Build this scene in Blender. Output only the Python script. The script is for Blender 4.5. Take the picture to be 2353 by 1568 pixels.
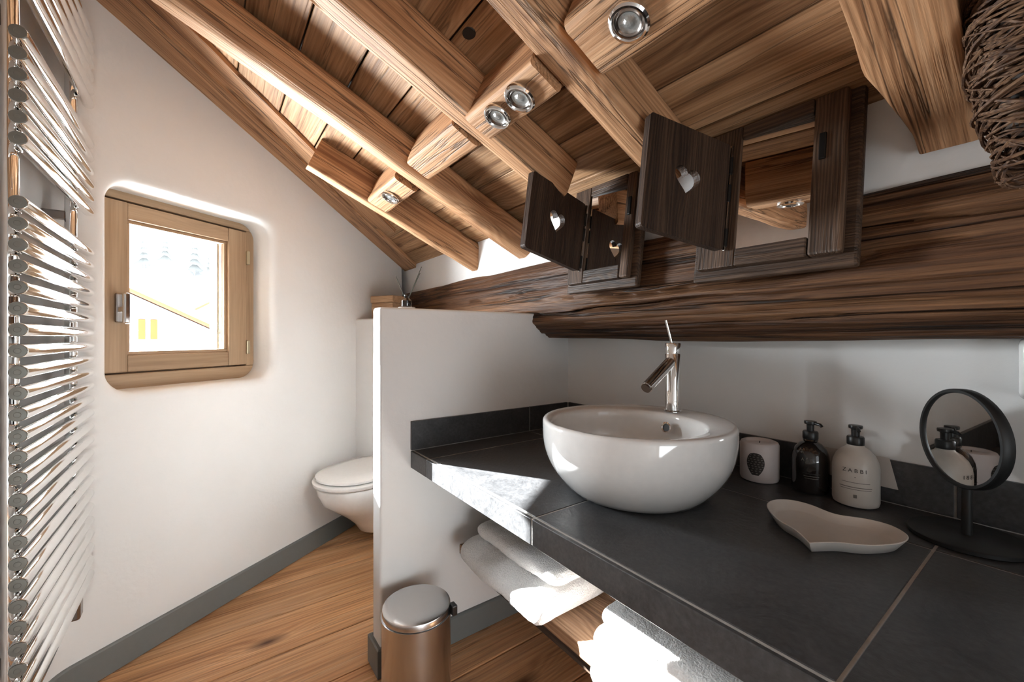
import bpy, bmesh, math, random
from mathutils import Vector, Matrix, noise

for o in list(bpy.data.objects):
    bpy.data.objects.remove(o, do_unlink=True)
scn = bpy.context.scene
COL = scn.collection
random.seed(7)
rad = math.radians
H = 1.06                       # eye height above the floor

# ------------------------------------------------------------------ camera
cam = bpy.data.cameras.new('camera')
camo = bpy.data.objects.new('camera', cam); COL.objects.link(camo)
camo.location = (0, 0, H); camo.rotation_euler = (rad(90), 0, rad(54.0))
cam.sensor_fit = 'HORIZONTAL'; cam.sensor_width = 36.0
cam.lens = 36.0 * 960 / 2353; cam.shift_y = -9 / 2353
cam.clip_start = 0.02; cam.clip_end = 400
scn.camera = camo

# ------------------------------------------------------------------ world, sun, daylight
world = bpy.data.worlds.new('sky'); scn.world = world; world.use_nodes = True
wb = world.node_tree.nodes['Background']
wb.inputs[0].default_value = (0.93, 0.96, 1.0, 1); wb.inputs[1].default_value = 1.6
AZ, ELEV = rad(30.0), math.atan(0.512)
sun = bpy.data.lights.new('sun', 'SUN'); sun.energy = 106; sun.angle = rad(0.6); sun.color = (0.985, 0.99, 1.0)
suno = bpy.data.objects.new('sun', sun); COL.objects.link(suno)
sdir = Vector((math.cos(AZ) * math.cos(ELEV), math.sin(AZ) * math.cos(ELEV), -math.sin(ELEV)))
suno.rotation_euler = sdir.to_track_quat('-Z', 'Y').to_euler(); suno.location = (-6, -3, 5)
# added fill light outside a made-up glazed door behind the camera
fill = bpy.data.lights.new('door_fill', 'AREA'); fill.shape = 'RECTANGLE'; fill.size = 0.86; fill.size_y = 0.80
fill.energy = 21; fill.color = (0.90, 0.95, 1.0)
fillo = bpy.data.objects.new('door_fill', fill); COL.objects.link(fillo)
fillo.location = (1.66, 0.06, 0.44); fillo.rotation_euler = (rad(112), 0, rad(90))   # tilted up to brighten the ceiling
# daylight arriving through the small window
dw = bpy.data.lights.new('window_daylight', 'AREA'); dw.shape = 'RECTANGLE'; dw.size = 0.55; dw.size_y = 0.65
dw.energy = 135; dw.color = (0.88, 0.94, 1.0)
dwo = bpy.data.objects.new('window_daylight', dw); COL.objects.link(dwo)
vs = scn.view_settings
vs.view_transform = 'Standard'; vs.look = 'None'; vs.gamma = 1.0; vs.exposure = 0.33; vs.use_curve_mapping = False
scn.cycles.caustics_reflective = False; scn.cycles.caustics_refractive = False
scn.cycles.sample_clamp_indirect = 40.0

# ------------------------------------------------------------------ materials
MATS = {}
def nt(name):
    m = bpy.data.materials.new(name); m.use_nodes = True
    t = m.node_tree; b = t.nodes['Principled BSDF']
    MATS[name] = m
    return m, t, b
def N(t, typ, **kw):
    n = t.nodes.new(typ)
    for k, v in kw.items():
        if k.startswith('i_'):
            n.inputs[k[2:].replace('_', ' ')].default_value = v
        else: setattr(n, k, v)
    return n
def L(t, a, b): t.links.new(a, b)
def ramp(t, fac, stops):
    r = N(t, 'ShaderNodeValToRGB'); e = r.color_ramp.elements
    while len(e) < len(stops): e.new(0.5)
    for el, (p, c) in zip(e, stops):
        el.position = p; el.color = (*c, 1) if len(c) == 3 else c
    L(t, fac, r.inputs[0]); return r
def mixc(t, mode, fac, a, b):
    m = N(t, 'ShaderNodeMix', data_type='RGBA', blend_type=mode)
    if isinstance(fac, (int, float)): m.inputs[0].default_value = fac
    else: L(t, fac, m.inputs[0])
    for s, i in ((a, 6), (b, 7)):
        if isinstance(s, tuple): m.inputs[i].default_value = (*s, 1)
        else: L(t, s, m.inputs[i])
    return m.outputs[2]
def bump(t, b, h, strength, dist=0.01):
    bp = N(t, 'ShaderNodeBump', i_Strength=strength, i_Distance=dist)
    L(t, h, bp.inputs['Height']); L(t, bp.outputs[0], b.inputs['Normal']); return bp
def flat(name, col, rough=0.5, metal=0.0, spec=0.5, coat=0.0, nz=0.0, nscale=60, var=0.0):
    m, t, b = nt(name)
    b.inputs['Roughness'].default_value = rough; b.inputs['Metallic'].default_value = metal
    b.inputs['Specular IOR Level'].default_value = spec
    if coat: b.inputs['Coat Weight'].default_value = coat; b.inputs['Coat Roughness'].default_value = 0.05
    tc = N(t, 'ShaderNodeTexCoord')
    n = N(t, 'ShaderNodeTexNoise', i_Scale=nscale, i_Detail=4.0); L(t, tc.outputs['Object'], n.inputs['Vector'])
    v = max(var, 0.02)
    r = ramp(t, n.outputs['Fac'], [(0.3, tuple(c * (1 - v) for c in col)), (0.7, tuple(min(1, c * (1 + v)) for c in col))])
    L(t, r.outputs[0], b.inputs['Base Color'])
    if nz: bump(t, b, n.outputs['Fac'], nz, 0.004)
    return m
def plaster(name, col):
    m, t, b = nt(name); b.inputs['Roughness'].default_value = 0.85
    b.inputs['Specular IOR Level'].default_value = 0.25
    tc = N(t, 'ShaderNodeTexCoord')
    n1 = N(t, 'ShaderNodeTexNoise', i_Scale=3.0, i_Detail=5.0); L(t, tc.outputs['Object'], n1.inputs['Vector'])
    n2 = N(t, 'ShaderNodeTexNoise', i_Scale=45.0, i_Detail=6.0); L(t, tc.outputs['Object'], n2.inputs['Vector'])
    r = ramp(t, n1.outputs['Fac'], [(0.3, tuple(c * 0.96 for c in col)), (0.7, col)])
    L(t, r.outputs[0], b.inputs['Base Color'])
    a = N(t, 'ShaderNodeMath', operation='MULTIPLY_ADD'); a.inputs[1].default_value = 3.0
    L(t, n1.outputs['Fac'], a.inputs[0]); L(t, n2.outputs['Fac'], a.inputs[2])
    bump(t, b, a.outputs[0], 0.16, 0.006)
    return m
def wood(name, dark, mid, light, rough=0.6, cracks=0.5, fine=1.0, bumps=0.5, knots=0.8, gs=1.0, spec=0.3, var=0.25, ringmix=0.5, cw=0.012):
    m, t, b = nt(name); b.inputs['Roughness'].default_value = rough
    b.inputs['Specular IOR Level'].default_value = spec
    tc = N(t, 'ShaderNodeTexCoord'); oi = N(t, 'ShaderNodeObjectInfo')
    rv = N(t, 'ShaderNodeVectorMath', operation='SCALE'); rv.inputs[0].default_value = (37.1, 11.3, 23.7)
    L(t, oi.outputs['Random'], rv.inputs['Scale'])
    ad = N(t, 'ShaderNodeVectorMath', operation='ADD'); L(t, tc.outputs['Object'], ad.inputs[0]); L(t, rv.outputs[0], ad.inputs[1])
    base = ad.outputs[0]
    def mp(sc):
        k = N(t, 'ShaderNodeMapping'); k.inputs['Scale'].default_value = sc; L(t, base, k.inputs['Vector']); return k.outputs[0]
    # knots: rare voronoi cells bending the grain
    vo = N(t, 'ShaderNodeTexVoronoi', i_Scale=1.0); L(t, mp((2.6 * gs, 6.5 * gs, 6.5 * gs)), vo.inputs['Vector'])
    kr = ramp(t, vo.outputs['Distance'], [(0.02, (1, 1, 1)), (0.16, (0, 0, 0))])
    kb = ramp(t, vo.outputs['Distance'], [(0.0, (1, 1, 1)), (0.42, (0, 0, 0))]); kb.color_ramp.interpolation = 'EASE'
    # bend
    wn = N(t, 'ShaderNodeTexNoise', i_Scale=1.0, i_Detail=2.0); L(t, mp((0.8 * gs, 9.0 * gs, 9.0 * gs)), wn.inputs['Vector'])
    w0 = N(t, 'ShaderNodeMath', operation='MULTIPLY_ADD'); w0.inputs[1].default_value = 0.35
    L(t, kb.outputs[0], w0.inputs[0]); L(t, wn.outputs['Fac'], w0.inputs[2])
    sep = N(t, 'ShaderNodeSeparateXYZ'); L(t, base, sep.inputs[0])
    sy = N(t, 'ShaderNodeMath', operation='ADD'); L(t, sep.outputs[1], sy.inputs[0]); L(t, sep.outputs[2], sy.inputs[1])
    fr = N(t, 'ShaderNodeMath', operation='MULTIPLY_ADD'); fr.inputs[1].default_value = 7.0 * gs
    L(t, sy.outputs[0], fr.inputs[0])
    w1 = N(t, 'ShaderNodeMath', operation='MULTIPLY'); w1.inputs[1].default_value = 0.75; L(t, w0.outputs[0], w1.inputs[0])
    L(t, w1.outputs[0], fr.inputs[2])
    sn = N(t, 'ShaderNodeMath', operation='MULTIPLY'); sn.inputs[1].default_value = 62.0; L(t, fr.outputs[0], sn.inputs[0])
    si = N(t, 'ShaderNodeMath', operation='SINE'); L(t, sn.outputs[0], si.inputs[0])
    rings = N(t, 'ShaderNodeMath', operation='MULTIPLY_ADD'); rings.inputs[1].default_value = 0.5; rings.inputs[2].default_value = 0.5
    L(t, si.outputs[0], rings.inputs[0])
    # broad tone and fibre
    n1 = N(t, 'ShaderNodeTexNoise', i_Scale=1.0, i_Detail=6.0, i_Roughness=0.62, i_Distortion=0.25); L(t, mp((0.9 * gs, 20 * gs, 20 * gs)), n1.inputs['Vector'])
    n2 = N(t, 'ShaderNodeTexNoise', i_Scale=1.0, i_Detail=3.0); L(t, mp((6 * gs, 210 * gs, 210 * gs)), n2.inputs['Vector'])
    mx = N(t, 'ShaderNodeMath', operation='MULTIPLY_ADD'); mx.inputs[1].default_value = 0.22 * ringmix * 2
    L(t, rings.outputs[0], mx.inputs[0])
    sb = N(t, 'ShaderNodeMath', operation='SUBTRACT'); sb.inputs[1].default_value = 0.11 * ringmix * 2
    L(t, n1.outputs['Fac'], sb.inputs[0]); L(t, sb.outputs[0], mx.inputs[2])
    cr = ramp(t, mx.outputs[0], [(0.28, dark), (0.5, mid), (0.72, light)])
    f2 = ramp(t, n2.outputs['Fac'], [(0.3, (1 - 0.32 * fine,) * 3), (0.65, (1.0,) * 3)])
    c = mixc(t, 'MULTIPLY', 1.0, cr.outputs[0], f2.outputs[0])
    # weather checks
    n3 = N(t, 'ShaderNodeTexNoise', i_Scale=1.0, i_Detail=4.0, i_Roughness=0.55); L(t, mp((0.55 * gs, 15 * gs, 15 * gs)), n3.inputs['Vector'])
    a3 = N(t, 'ShaderNodeMath', operation='SUBTRACT'); a3.inputs[1].default_value = 0.5; L(t, n3.outputs['Fac'], a3.inputs[0])
    ab = N(t, 'ShaderNodeMath', operation='ABSOLUTE'); L(t, a3.outputs[0], ab.inputs[0])
    lo = 1.0 - cracks
    ck = ramp(t, ab.outputs[0], [(0.0, (lo,) * 3), (cw, (1.0,) * 3)])
    c = mixc(t, 'MULTIPLY', 1.0, c, ck.outputs[0])
    kd = mixc(t, 'MIX', knots, (1, 1, 1), (0.16, 0.10, 0.07))
    c = mixc(t, 'MULTIPLY', kr.outputs[0], c, kd)
    hs = N(t, 'ShaderNodeHueSaturation')
    vm = N(t, 'ShaderNodeMapRange'); vm.inputs['To Min'].default_value = 1 - var; vm.inputs['To Max'].default_value = 1 + var
    L(t, oi.outputs['Random'], vm.inputs['Value']); L(t, vm.outputs[0], hs.inputs['Value']); L(t, c, hs.inputs['Color'])
    L(t, hs.outputs[0], b.inputs['Base Color'])
    hh = N(t, 'ShaderNodeMath', operation='MULTIPLY_ADD'); hh.inputs[1].default_value = 0.6
    L(t, n2.outputs['Fac'], hh.inputs[0]); L(t, n1.outputs['Fac'], hh.inputs[2])
    h2 = N(t, 'ShaderNodeMath', operation='MULTIPLY'); L(t, hh.outputs[0], h2.inputs[0]); L(t, ck.outputs[0], h2.inputs[1])
    bump(t, b, h2.outputs[0], bumps, 0.006)
    return m
def slate(name):
    m, t, b = nt(name)
    tc = N(t, 'ShaderNodeTexCoord'); oi = N(t, 'ShaderNodeObjectInfo')
    rv = N(t, 'ShaderNodeVectorMath', operation='SCALE'); rv.inputs[0].default_value = (17.1, 31.3, 3.7); L(t, oi.outputs['Random'], rv.inputs['Scale'])
    ad = N(t, 'ShaderNodeVectorMath', operation='ADD'); L(t, tc.outputs['Object'], ad.inputs[0]); L(t, rv.outputs[0], ad.inputs[1])
    n1 = N(t, 'ShaderNodeTexNoise', i_Scale=9.0, i_Detail=9.0, i_Roughness=0.65, i_Distortion=1.2); L(t, ad.outputs[0], n1.inputs['Vector'])
    n2 = N(t, 'ShaderNodeTexNoise', i_Scale=120.0, i_Detail=5.0); L(t, ad.outputs[0], n2.inputs['Vector'])
    n3 = N(t, 'ShaderNodeTexNoise', i_Scale=5.0, i_Detail=2.0, i_Distortion=2.5); L(t, ad.outputs[0], n3.inputs['Vector'])
    s3 = N(t, 'ShaderNodeMath', operation='SUBTRACT'); s3.inputs[1].default_value = 0.5; L(t, n3.outputs['Fac'], s3.inputs[0])
    ab = N(t, 'ShaderNodeMath', operation='ABSOLUTE'); L(t, s3.outputs[0], ab.inputs[0])
    vein = ramp(t, ab.outputs[0], [(0.0, (0.62,) * 3), (0.004, (1.0,) * 3)])
    r = ramp(t, n1.outputs['Fac'], [(0.3, (0.038, 0.039, 0.041)), (0.7, (0.070, 0.070, 0.072))])
    c = mixc(t, 'MULTIPLY', 0.35, r.outputs[0], vein.outputs[0])
    f = ramp(t, n2.outputs['Fac'], [(0.35, (0.8,) * 3), (0.75, (1.25,) * 3)])
    c = mixc(t, 'MULTIPLY', 1.0, c, f.outputs[0]); L(t, c, b.inputs['Base Color'])
    rr = N(t, 'ShaderNodeMapRange'); rr.inputs['To Min'].default_value = 0.24; rr.inputs['To Max'].default_value = 0.50
    L(t, n1.outputs['Fac'], rr.inputs['Value']); L(t, rr.outputs[0], b.inputs['Roughness'])
    b.inputs['Specular IOR Level'].default_value = 0.5
    a = N(t, 'ShaderNodeMath', operation='MULTIPLY_ADD'); a.inputs[1].default_value = 0.25
    L(t, n2.outputs['Fac'], a.inputs[0]); L(t, n1.outputs['Fac'], a.inputs[2])
    bump(t, b, a.outputs[0], 0.35, 0.006)
    return m
def terry(name, col):
    m, t, b = nt(name); b.inputs['Roughness'].default_value = 0.95; b.inputs['Specular IOR Level'].default_value = 0.1
    b.inputs['Sheen Weight'].default_value = 0.3
    tc = N(t, 'ShaderNodeTexCoord')
    n = N(t, 'ShaderNodeTexNoise', i_Scale=260.0, i_Detail=3.0); L(t, tc.outputs['Object'], n.inputs['Vector'])
    n2 = N(t, 'ShaderNodeTexNoise', i_Scale=40.0, i_Detail=3.0); L(t, tc.outputs['Object'], n2.inputs['Vector'])
    r = ramp(t, n.outputs['Fac'], [(0.3, tuple(c * 0.85 for c in col)), (0.7, col)]); L(t, r.outputs[0], b.inputs['Base Color'])
    a = N(t, 'ShaderNodeMath', operation='ADD'); L(t, n.outputs['Fac'], a.inputs[0]); L(t, n2.outputs['Fac'], a.inputs[1])
    bump(t, b, a.outputs[0], 0.8, 0.006)
    return m

WALL = plaster('plaster_white', (0.80, 0.79, 0.775))
PLANK = wood('roof_plank', (0.17, 0.075, 0.032), (0.41, 0.225, 0.110), (0.60, 0.37, 0.21), cracks=0.45, var=0.22, bumps=0.4, ringmix=0.2)
RAFT = wood('rafter_wood', (0.21, 0.092, 0.040), (0.46, 0.240, 0.118), (0.61, 0.36, 0.20), cracks=0.7, var=0.10, bumps=0.55, ringmix=0.28)
LOG = wood('old_log', (0.045, 0.018, 0.008), (0.125, 0.055, 0.024), (0.25, 0.122, 0.056), cracks=0.85, rough=0.55, bumps=0.9, var=0.0, knots=0.9, gs=1.0, ringmix=0.2, fine=1.7, cw=0.03)
CAB = wood('stained_cabinet', (0.030, 0.017, 0.010), (0.072, 0.040, 0.024), (0.125, 0.072, 0.043), cracks=0.35, rough=0.5, var=0.12, gs=1.6, knots=0.4)
SHUT = wood('stained_shutter', (0.018, 0.010, 0.007), (0.042, 0.023, 0.014), (0.075, 0.042, 0.026), cracks=0.3, rough=0.5, var=0.1, gs=1.8, knots=0.4)
FLOORW = wood('floor_plank', (0.42, 0.18, 0.07), (0.72, 0.385, 0.18), (0.82, 0.50, 0.28), cracks=0.35, rough=0.42, var=0.2, bumps=0.3, gs=0.8, knots=1.0, spec=0.4, ringmix=0.25)
SHELFW = wood('shelf_wood', (0.22, 0.115, 0.060), (0.37, 0.215, 0.125), (0.48, 0.300, 0.185), cracks=0.3, rough=0.5, var=0.05)
WINW = wood('window_pine', (0.30, 0.195, 0.115), (0.38, 0.255, 0.155), (0.45, 0.315, 0.200), cracks=0.08, fine=0.35, rough=0.5, bumps=0.08, knots=0.15, var=0.05, ringmix=0.15)
DARKW = wood('dark_wood', (0.02, 0.013, 0.010), (0.045, 0.028, 0.02), (0.07, 0.045, 0.03), cracks=0.2, var=0.05)
BOXW = wood('box_wood', (0.30, 0.165, 0.085), (0.44, 0.27, 0.15), (0.55, 0.36, 0.215), cracks=0.1, gs=2.5, var=0.03, knots=0.3)
ENDW = wood('end_grain', (0.16, 0.085, 0.045), (0.33, 0.19, 0.105), (0.47, 0.29, 0.17), cracks=0.7, gs=3, var=0.05)
SLATE = slate('slate_tile')
GROUT = flat('grout', (0.42, 0.41, 0.39), 0.9, nz=0.3, var=0.12)
SKIRT = flat('grey_skirting', (0.165, 0.175, 0.170), 0.5, nz=0.05)
CERAM = flat('white_ceramic', (0.80, 0.785, 0.765), 0.10, coat=0.6)
CERAM2 = flat('white_toilet', (0.83, 0.82, 0.80), 0.12, coat=0.5)
DISHM = flat('matte_ceramic', (0.74, 0.71, 0.67), 0.30)
CHROME = flat('chrome', (0.86, 0.86, 0.85), 0.06, metal=1.0)
STEEL = flat('brushed_steel', (0.58, 0.575, 0.57), 0.26, metal=1.0, nz=0.03, nscale=200)
STEELD = flat('dark_steel', (0.30, 0.27, 0.25), 0.25, metal=1.0)
CAPM = flat('grey_end_cap', (0.20, 0.20, 0.18), 0.4, metal=0.6)
MIRROR = flat('mirror_glass', (0.88, 0.88, 0.87), 0.01, metal=1.0)
BLACKP = flat('black_plastic', (0.012, 0.012, 0.012), 0.35)
BLACKM = flat('black_matte', (0.010, 0.010, 0.010), 0.5)
DGLASS = flat('dark_amber_glass', (0.014, 0.011, 0.010), 0.08, coat=0.5)
WBOT = flat('white_bottle', (0.62, 0.58, 0.53), 0.3)
WAX = flat('white_candle', (0.66, 0.60, 0.585), 0.45)
INKD = flat('dark_print', (0.03, 0.025, 0.022), 0.5)
INKG = flat('grey_print', (0.17, 0.155, 0.14), 0.5)
INKW = flat('white_print', (0.55, 0.55, 0.55), 0.5)
CARD = flat('white_card', (0.62, 0.57, 0.53), 0.7)
TOWEL = terry('white_terry', (0.86, 0.84, 0.82))
LENS = flat('lamp_lens', (0.42, 0.43, 0.42), 0.12, metal=0.7, nz=0.3, nscale=300)
TWIG = wood('twig_bark', (0.06, 0.030, 0.018), (0.13, 0.066, 0.036), (0.24, 0.135, 0.075), cracks=0.1, gs=2.0, var=0.2, knots=0.2)
IRON = flat('black_iron', (0.014, 0.013, 0.012), 0.45, metal=0.6)
BRASS = flat('hinge_brass', (0.45, 0.40, 0.28), 0.35, metal=0.8)
SNOW = flat('snow', (0.86, 0.87, 0.90), 0.9)
RENDER_W = flat('house_render', (0.52, 0.53, 0.55), 0.9)
ORANGE = flat('orange_shutter', (0.52, 0.19, 0.06), 0.8)
CHALET = flat('chalet_wood', (0.36, 0.19, 0.10), 0.8)
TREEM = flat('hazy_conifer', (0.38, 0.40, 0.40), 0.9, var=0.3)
REED = flat('reed_stick', (0.07, 0.07, 0.05), 0.8)
g, t, b = nt('window_glass')
for n_ in list(t.nodes):
    if n_.type != 'OUTPUT_MATERIAL': t.nodes.remove(n_)
tr = N(t, 'ShaderNodeBsdfTransparent'); tr.inputs[0].default_value = (0.96, 0.97, 0.965, 1)
gl = N(t, 'ShaderNodeBsdfGlossy'); gl.inputs['Roughness'].default_value = 0.02
fz = N(t, 'ShaderNodeLayerWeight'); fz.inputs[0].default_value = 0.15
ms = N(t, 'ShaderNodeMixShader'); mf = N(t, 'ShaderNodeMath', operation='MULTIPLY'); mf.inputs[1].default_value = 0.5
L(t, fz.outputs['Fresnel'], mf.inputs[0]); L(t, mf.outputs[0], ms.inputs[0])
L(t, tr.outputs[0], ms.inputs[1]); L(t, gl.outputs[0], ms.inputs[2])
L(t, ms.outputs[0], [n_ for n_ in t.nodes if n_.type == 'OUTPUT_MATERIAL'][0].inputs[0])
GLASS = g

# ------------------------------------------------------------------ builders
WM = {}
I4 = Matrix.Identity(4)
def tag(o, label=None, cat=None, group=None, kind=None):
    if label: o['label'] = label
    if cat: o['category'] = cat
    if group: o['group'] = group
    if kind: o['kind'] = kind
    return o
def place(o, parent, M):
    WM[o.name] = M
    if parent is not None:
        o.parent = parent; o.matrix_basis = WM[parent.name].inverted() @ M
    else: o.matrix_basis = M
def empty(name, loc=(0, 0, 0), M=None):
    o = bpy.data.objects.new(name, None); COL.objects.link(o); o.empty_display_size = 0.05
    place(o, None, M if M is not None else Matrix.Translation(loc)); return o
def finish(name, bm, mat, parent=None, M=None, smooth=False):
    bmesh.ops.recalc_face_normals(bm, faces=bm.faces)
    me = bpy.data.meshes.new(name); bm.to_mesh(me); bm.free()
    if smooth:
        for p in me.polygons: p.use_smooth = True
    me.materials.append(mat)
    o = bpy.data.objects.new(name, me); COL.objects.link(o)
    place(o, parent, M if M is not None else I4); return o
def axes(o, x, z):
    x = Vector(x).normalized(); z = Vector(z); z = (z - x * z.dot(x)).normalized(); y = z.cross(x)
    M = Matrix((x, y, z)).transposed().to_4x4(); M.translation = Vector(o); return M
def addbox(bm, lo, hi, bev=0.0, seg=2, M=None):
    r = bmesh.ops.create_cube(bm, size=1.0); vs_ = r['verts']
    lo, hi = Vector(lo), Vector(hi); c = (lo + hi) / 2; d = hi - lo
    for v in vs_: v.co = Vector((v.co.x * d.x + c.x, v.co.y * d.y + c.y, v.co.z * d.z + c.z))
    if bev:
        ed = list({e for v in vs_ for e in v.link_edges})
        r2 = bmesh.ops.bevel(bm, geom=ed, offset=bev, segments=seg, affect='EDGES', profile=0.5)
        vs_ = list({v for f in r2['faces'] for v in f.verts} | {v for v in vs_ if v.is_valid})
    if M is not None:
        for v in vs_: v.co = M @ v.co
    return vs_
def box(name, lo, hi, mat, parent=None, bev=0.0, seg=2, grain='x', smooth=False):
    """axis aligned box; local origin at its centre, local x along the grain axis"""
    lo, hi = Vector(lo), Vector(hi); c = (lo + hi) / 2; d = (hi - lo)
    ax = {'x': ((1, 0, 0), (0, 0, 1)), 'y': ((0, 1, 0), (0, 0, 1)), 'z': ((0, 0, 1), (1, 0, 0))}[grain]
    M = axes(c, *ax)
    dl = M.to_3x3().inverted() @ d; dl = Vector(map(abs, dl))
    bm = bmesh.new(); addbox(bm, -dl / 2, dl / 2, bev, seg)
    return finish(name, bm, mat, parent, M, smooth)
def piece(name, M, dims, mat, parent=None, bev=0.0, seg=2):
    bm = bmesh.new(); d = Vector(dims) / 2; addbox(bm, -d, d, bev, seg)
    return finish(name, bm, mat, parent, M)
def lathe(bm, prof, seg=48, M=None, sx=1.0, sy=1.0, cap=False):
    rings = []
    for r, z in prof:
        if r < 1e-6: rings.append([bm.verts.new((0, 0, z))])
        else: rings.append([bm.verts.new((sx * r * math.cos(2 * math.pi * k / seg), sy * r * math.sin(2 * math.pi * k / seg), z)) for k in range(seg)])
    for a, b_ in zip(rings, rings[1:]):
        for k in range(seg):
            k2 = (k + 1) % seg
            if len(a) == 1 and len(b_) == 1: continue
            if len(a) == 1: bm.faces.new((a[0], b_[k], b_[k2]))
            elif len(b_) == 1: bm.faces.new((a[k], b_[0], a[k2]))
            else: bm.faces.new((a[k], a[k2], b_[k2], b_[k]))
    if M is not None:
        for rg in rings:
            for v in rg: v.co = M @ v.co
    return rings
def lathe_obj(name, prof, mat, parent=None, M=None, seg=48, sx=1.0, sy=1.0):
    bm = bmesh.new(); lathe(bm, prof, seg, sx=sx, sy=sy); o = finish(name, bm, mat, parent, M, True)
    return autosm(o)
def autosm(o, ang=38):
    me = o.data; bm = bmesh.new(); bm.from_mesh(me)
    for e in bm.edges:
        if len(e.link_faces) == 2 and e.calc_face_angle(0) > rad(ang): e.smooth = False
    bm.to_mesh(me); bm.free(); return o
def tube(bm, pts, r, seg=8, caps=True, taper=None):
    pts = [Vector(p) for p in pts]; rings = []
    up = Vector((0, 0, 1)); prev = None
    for i, p in enumerate(pts):
        d = (pts[min(i + 1, len(pts) - 1)] - pts[max(i - 1, 0)]).normalized()
        if prev is None:
            a = up if abs(d.z) < 0.9 else Vector((1, 0, 0)); n1 = d.cross(a).normalized()
        else:
            n1 = (prev - d * prev.dot(d)).normalized()
        prev = n1; n2 = d.cross(n1)
        rr = r if taper is None else r * taper(i / (len(pts) - 1))
        rings.append([bm.verts.new(p + n1 * rr * math.cos(2 * math.pi * k / seg) + n2 * rr * math.sin(2 * math.pi * k / seg)) for k in range(seg)])
    for a, b_ in zip(rings, rings[1:]):
        for k in range(seg): bm.faces.new((a[k], a[(k + 1) % seg], b_[(k + 1) % seg], b_[k]))
    if caps: bm.faces.new(rings[0][::-1]); bm.faces.new(rings[-1])
def tube_obj(name, pts, r, mat, parent=None, seg=12, taper=None, M=None):
    bm = bmesh.new()
    if M is not None: pts = [M.inverted() @ Vector(p) for p in pts]
    tube(bm, pts, r, seg, True, taper); return autosm(finish(name, bm, mat, parent, M, True))
def loft(bm, secs, closed_ends=True):
    rings = [[bm.verts.new(p) for p in s] for s in secs]; n = len(rings[0])
    for a, b_ in zip(rings, rings[1:]):
        for k in range(n): bm.faces.new((a[k], a[(k + 1) % n], b_[(k + 1) % n], b_[k]))
    if closed_ends: bm.faces.new(rings[0][::-1]); bm.faces.new(rings[-1])
    return rings
def hewn(name, p0, p1, w, h, mat, parent=None, up=(0, 0, 1), seed=0, pw=7.0, rough=0.004, wob=0.006, nl=40, nc=40, grooves=(), wfun=None):
    """hand-hewn timber from p0 to p1 (centre line); local x along the grain"""
    p0, p1 = Vector(p0), Vector(p1); ln = (p1 - p0).length
    M = axes(p0, p1 - p0, up); bm = bmesh.new(); secs = []
    for i in range(nl + 1):
        x = ln * i / nl; s = []
        ox = noise.noise(Vector((x * 1.3, seed, 0))) * wob; oz = noise.noise(Vector((x * 1.3, seed, 9))) * wob
        k_ = wfun(i / nl) if wfun else (1, 1)
        for k in range(nc):
            a = 2 * math.pi * (k + 0.5) / nc; c, s_ = math.cos(a), math.sin(a)
            e = 2.0 / pw
            y = math.copysign(abs(c) ** e, c) * w / 2 * k_[0] + (k_[2] if len(k_) > 2 else 0); z = math.copysign(abs(s_) ** e, s_) * h / 2 * k_[1]
            nn = noise.noise(Vector((x * 2.2, y * 26 + seed * 3.1, z * 26))) * rough + noise.noise(Vector((x * 9, y * 60, z * 60 + seed))) * rough * 0.4
            for (a0, sl, wd, dp, xa, xb) in grooves:
                if xa <= x / ln <= xb:
                    aa = a0 + sl * (x / ln - xa) + 0.05 * math.sin(x * 7 + seed)
                    dd = (a - aa + math.pi) % (2 * math.pi) - math.pi
                    f = math.exp(-(dd / wd) ** 2) * min(1, (x / ln - xa) * 12, (xb - x / ln) * 12)
                    nn -= dp * f
            d = Vector((0, y, z)).normalized()
            s.append(Vector((x, y + ox, z + oz)) + d * nn)
        secs.append(s)
    loft(bm, secs)
    return autosm(finish(name, bm, mat, parent, M, True), 50)
def prism(bm, poly, z0, z1):
    a = [bm.verts.new((x, y, z0)) for x, y in poly]; b_ = [bm.verts.new((x, y, z1)) for x, y in poly]
    n = len(poly); bm.faces.new(a[::-1]); bm.faces.new(b_)
    for k in range(n): bm.faces.new((a[k], a[(k + 1) % n], b_[(k + 1) % n], b_[k]))
def struct(o): o['kind'] = 'structure'; return o
def text_mesh(txt, size):
    cu = bpy.data.curves.new('t', 'FONT'); cu.body = txt; cu.size = size; cu.align_x = 'CENTER'; cu.fill_mode = 'FRONT'; cu.space_character = 1.5
    o = bpy.data.objects.new('t', cu); COL.objects.link(o)
    dg = bpy.context.evaluated_depsgraph_get(); me = bpy.data.meshes.new_from_object(o.evaluated_get(dg))
    bpy.data.objects.remove(o, do_unlink=True); bpy.data.curves.remove(cu); return me

# ------------------------------------------------------------------ geometry of the place
WX, WY = -2.438, 0.676                       # corner of window wall and toilet wall on the floor
WD = Vector((-0.560, 0.8285, 0)).normalized()    # along the window wall, away from the camera
WN = Vector((WD.y, -WD.x, 0))                    # into the room
def wl(t_, d, z): return Vector((WX, WY, 0)) + WD * t_ - WN * d + Vector((0, 0, z))   # d = depth into the wall
YB, YU, YN, XR, XP = 1.235, 1.075, -0.37, 1.45, -1.295
def zr(y): return H + 0.80 - 0.437 * y          # underside of the rafters
def zp(y): return H + 0.94 - 0.437 * y          # underside of the roof planks
SL = Vector((0, 1, -0.437)).normalized(); SN = Vector((0, 0.437, 1)).normalized()
MW = axes(wl(0, 0, 0), WD, (0, 0, 1))           # window wall frame: x along wall, y = z cross x
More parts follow.
